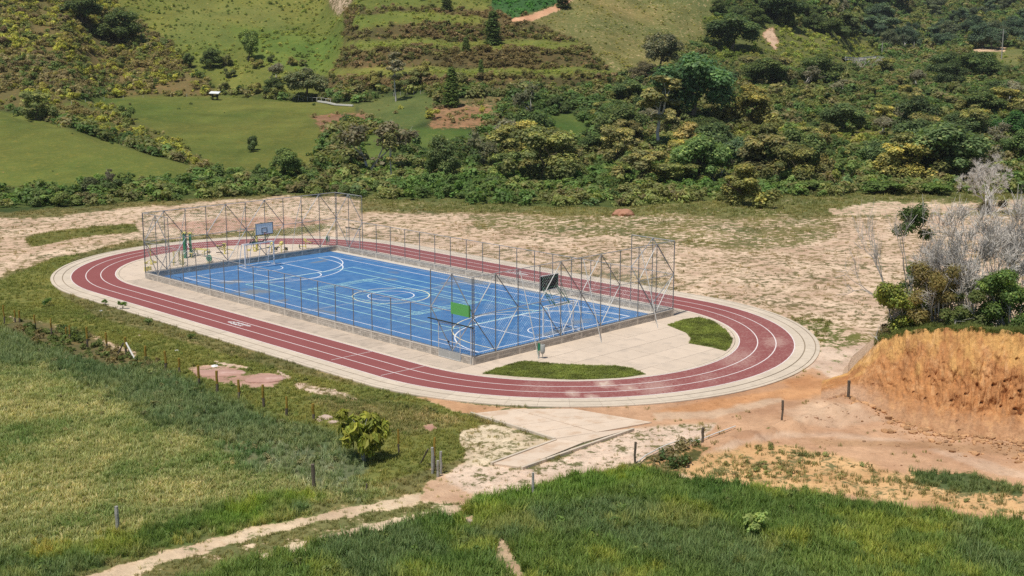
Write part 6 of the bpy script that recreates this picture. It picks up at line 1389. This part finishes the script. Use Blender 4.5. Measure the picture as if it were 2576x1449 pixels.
    x = CAM[0]+D*FH[0]+kk*D*RH[0]; y = CAM[1]+D*FH[1]+kk*D*RH[1]; z = H*(1-.03*np.clip(v, 0, 6))*(1-sstep(2.5, 8, v)); ok = (H > 2.2) & (v < 5) & (fbm(x*.8, y*.8, 13, 2) > .38)
    t = np.array((.150, .190, .055))*rng.uniform(.7, 1.3, (n, 1)); acc['long'].append((np.stack([x, y, z-.04], 1)[ok], (rng.uniform(.25, .62, n)*(.5+fbm(x*1.5, y*1.5, 12, 2)))[ok], t[ok]))
    n = 700; fxr = rng.uniform(2130, 2760, n); kk = (fxr-1288)/FPX/math.cos(PITCH*.8); Df, Dt, H = bank_profile(fxr); D = Df-rng.exponential(.8, n)+.3
    x = CAM[0]+D*FH[0]+kk*D*RH[0]; y = CAM[1]+D*FH[1]+kk*D*RH[1]; z = terrain(x, y)
    acc['clod'].append((np.stack([x, y, z+.02], 1), .3+2.2*rng.random(n)**4, np.array((.46, .26, .13))*rng.uniform(.7, 1.25, (n, 1))))
    LAB = {'grass': ('short_grass', 'short olive and dry grass tufts over the meadow and platform'), 'long': ('long_grass', 'long dark green grass in the foreground and in a bluish band'), 'weed': ('weeds', 'brown and green leafy weeds through the grass and along the posts'), 'clod': ('earth_clods', 'loose clods and small stones on the bare soil and gravel', ), 'scrub': ('scrub', 'low scrub covering slopes, terraces and wood floor')}
    for k, a in acc.items():
        if not a: continue
        P3 = np.concatenate([q[0] for q in a]); sc = np.concatenate([q[1] for q in a]); t = np.concatenate([q[2] for q in a]); n = len(P3); print('scatter', k, n)
        S3 = np.stack([sc*rng.uniform(.85, 1.2, n), sc*rng.uniform(.85, 1.2, n), sc*rng.uniform(.75, 1.2, n)], 1)
        scatter(LAB[k][0], COLLS[k], P3, rng.uniform(0, 6.28, n), rng.normal(0, .12, (n, 2)), S3, t, LAB[k][1])
scatter_all()
# ---- turf beds inside the track
def turf(pts, label, seed):
    w = hull(pts); o = flat_poly('turf_bed', w, .045, 'turf', None, .12); tag(o, label, 'lawn', 'lawn beds inside the track', 'stuff')
    a = np.array(w); n = 5200; x = rng.uniform(a[:, 0].min(), a[:, 0].max(), n); y = rng.uniform(a[:, 1].min(), a[:, 1].max(), n); k = poly_sd(x, y, w) > .03; x, y = x[k], y[k]; m_ = len(x)
    tn = (fbm(x/.8, y/.8, seed, 3)-.5)[:, None]; t = np.array((.215, .262, .062))*(1+tn*1.5)*rng.uniform(.85, 1.15, (m_, 1))
    scatter('lawn_grass', COLLS['grass'], np.stack([x, y, np.full(m_, .04)], 1), rng.uniform(0, 6.28, m_), rng.normal(0, .1, (m_, 2)), np.stack([np.full(m_, .7), np.full(m_, .7), rng.uniform(.25, .45, m_)], 1), t, label+', its grass', 'grass')
M['turf'] = simple('turf_soil', (.15, .18, .05), .95, .25, 6)
def R2(x, y): return ((1250+x*1000/2576)/1.26708, (700+y*1000/2576)/1.26708)
def R9(x, y): return ((1900+x*1364/2576)/1.26708, (1000+y*1364/2576)/1.26708)
turf([R2(*p) for p in ((745,1268),(860,1225),(960,1195),(1040,1170),(1110,1166),(1250,1182),(1450,1195),(1650,1203),(1850,1205),(1960,1225),(2085,1272),(1900,1300),(1700,1312),(1500,1317),(1300,1310),(1000,1290))], 'long lawn bed at the near side of the cream paving', 5)
turf([R9(*p) for p in ((428,70),(520,42),(620,24),(700,45),(780,100),(818,150),(820,172),(800,210),(780,226),(700,205),(560,180),(572,150),(540,115))], 'fan-shaped lawn bed at the right end of the paving', 6)

# ------------------------------------------------------------------ thin valley haze
hz_ = MB().box((-480, -480, -2), (1560, 1560, 165)).me('haze', None); hm = bpy.data.materials.new('haze_air'); hm.use_nodes = True; hm.node_tree.nodes.clear()
pv = hm.node_tree.nodes.new('ShaderNodeVolumePrincipled'); pv.inputs['Color'].default_value = (.86, .92, 1.0, 1); pv.inputs['Density'].default_value = .00009; pv.inputs['Anisotropy'].default_value = .2
ho = hm.node_tree.nodes.new('ShaderNodeOutputMaterial'); hm.node_tree.links.new(pv.outputs[0], ho.inputs['Volume']); hz_.materials.append(hm)
ob = obj('haze', hz_); tag(ob, 'thin pale haze filling the valley', 'haze', None, 'stuff')
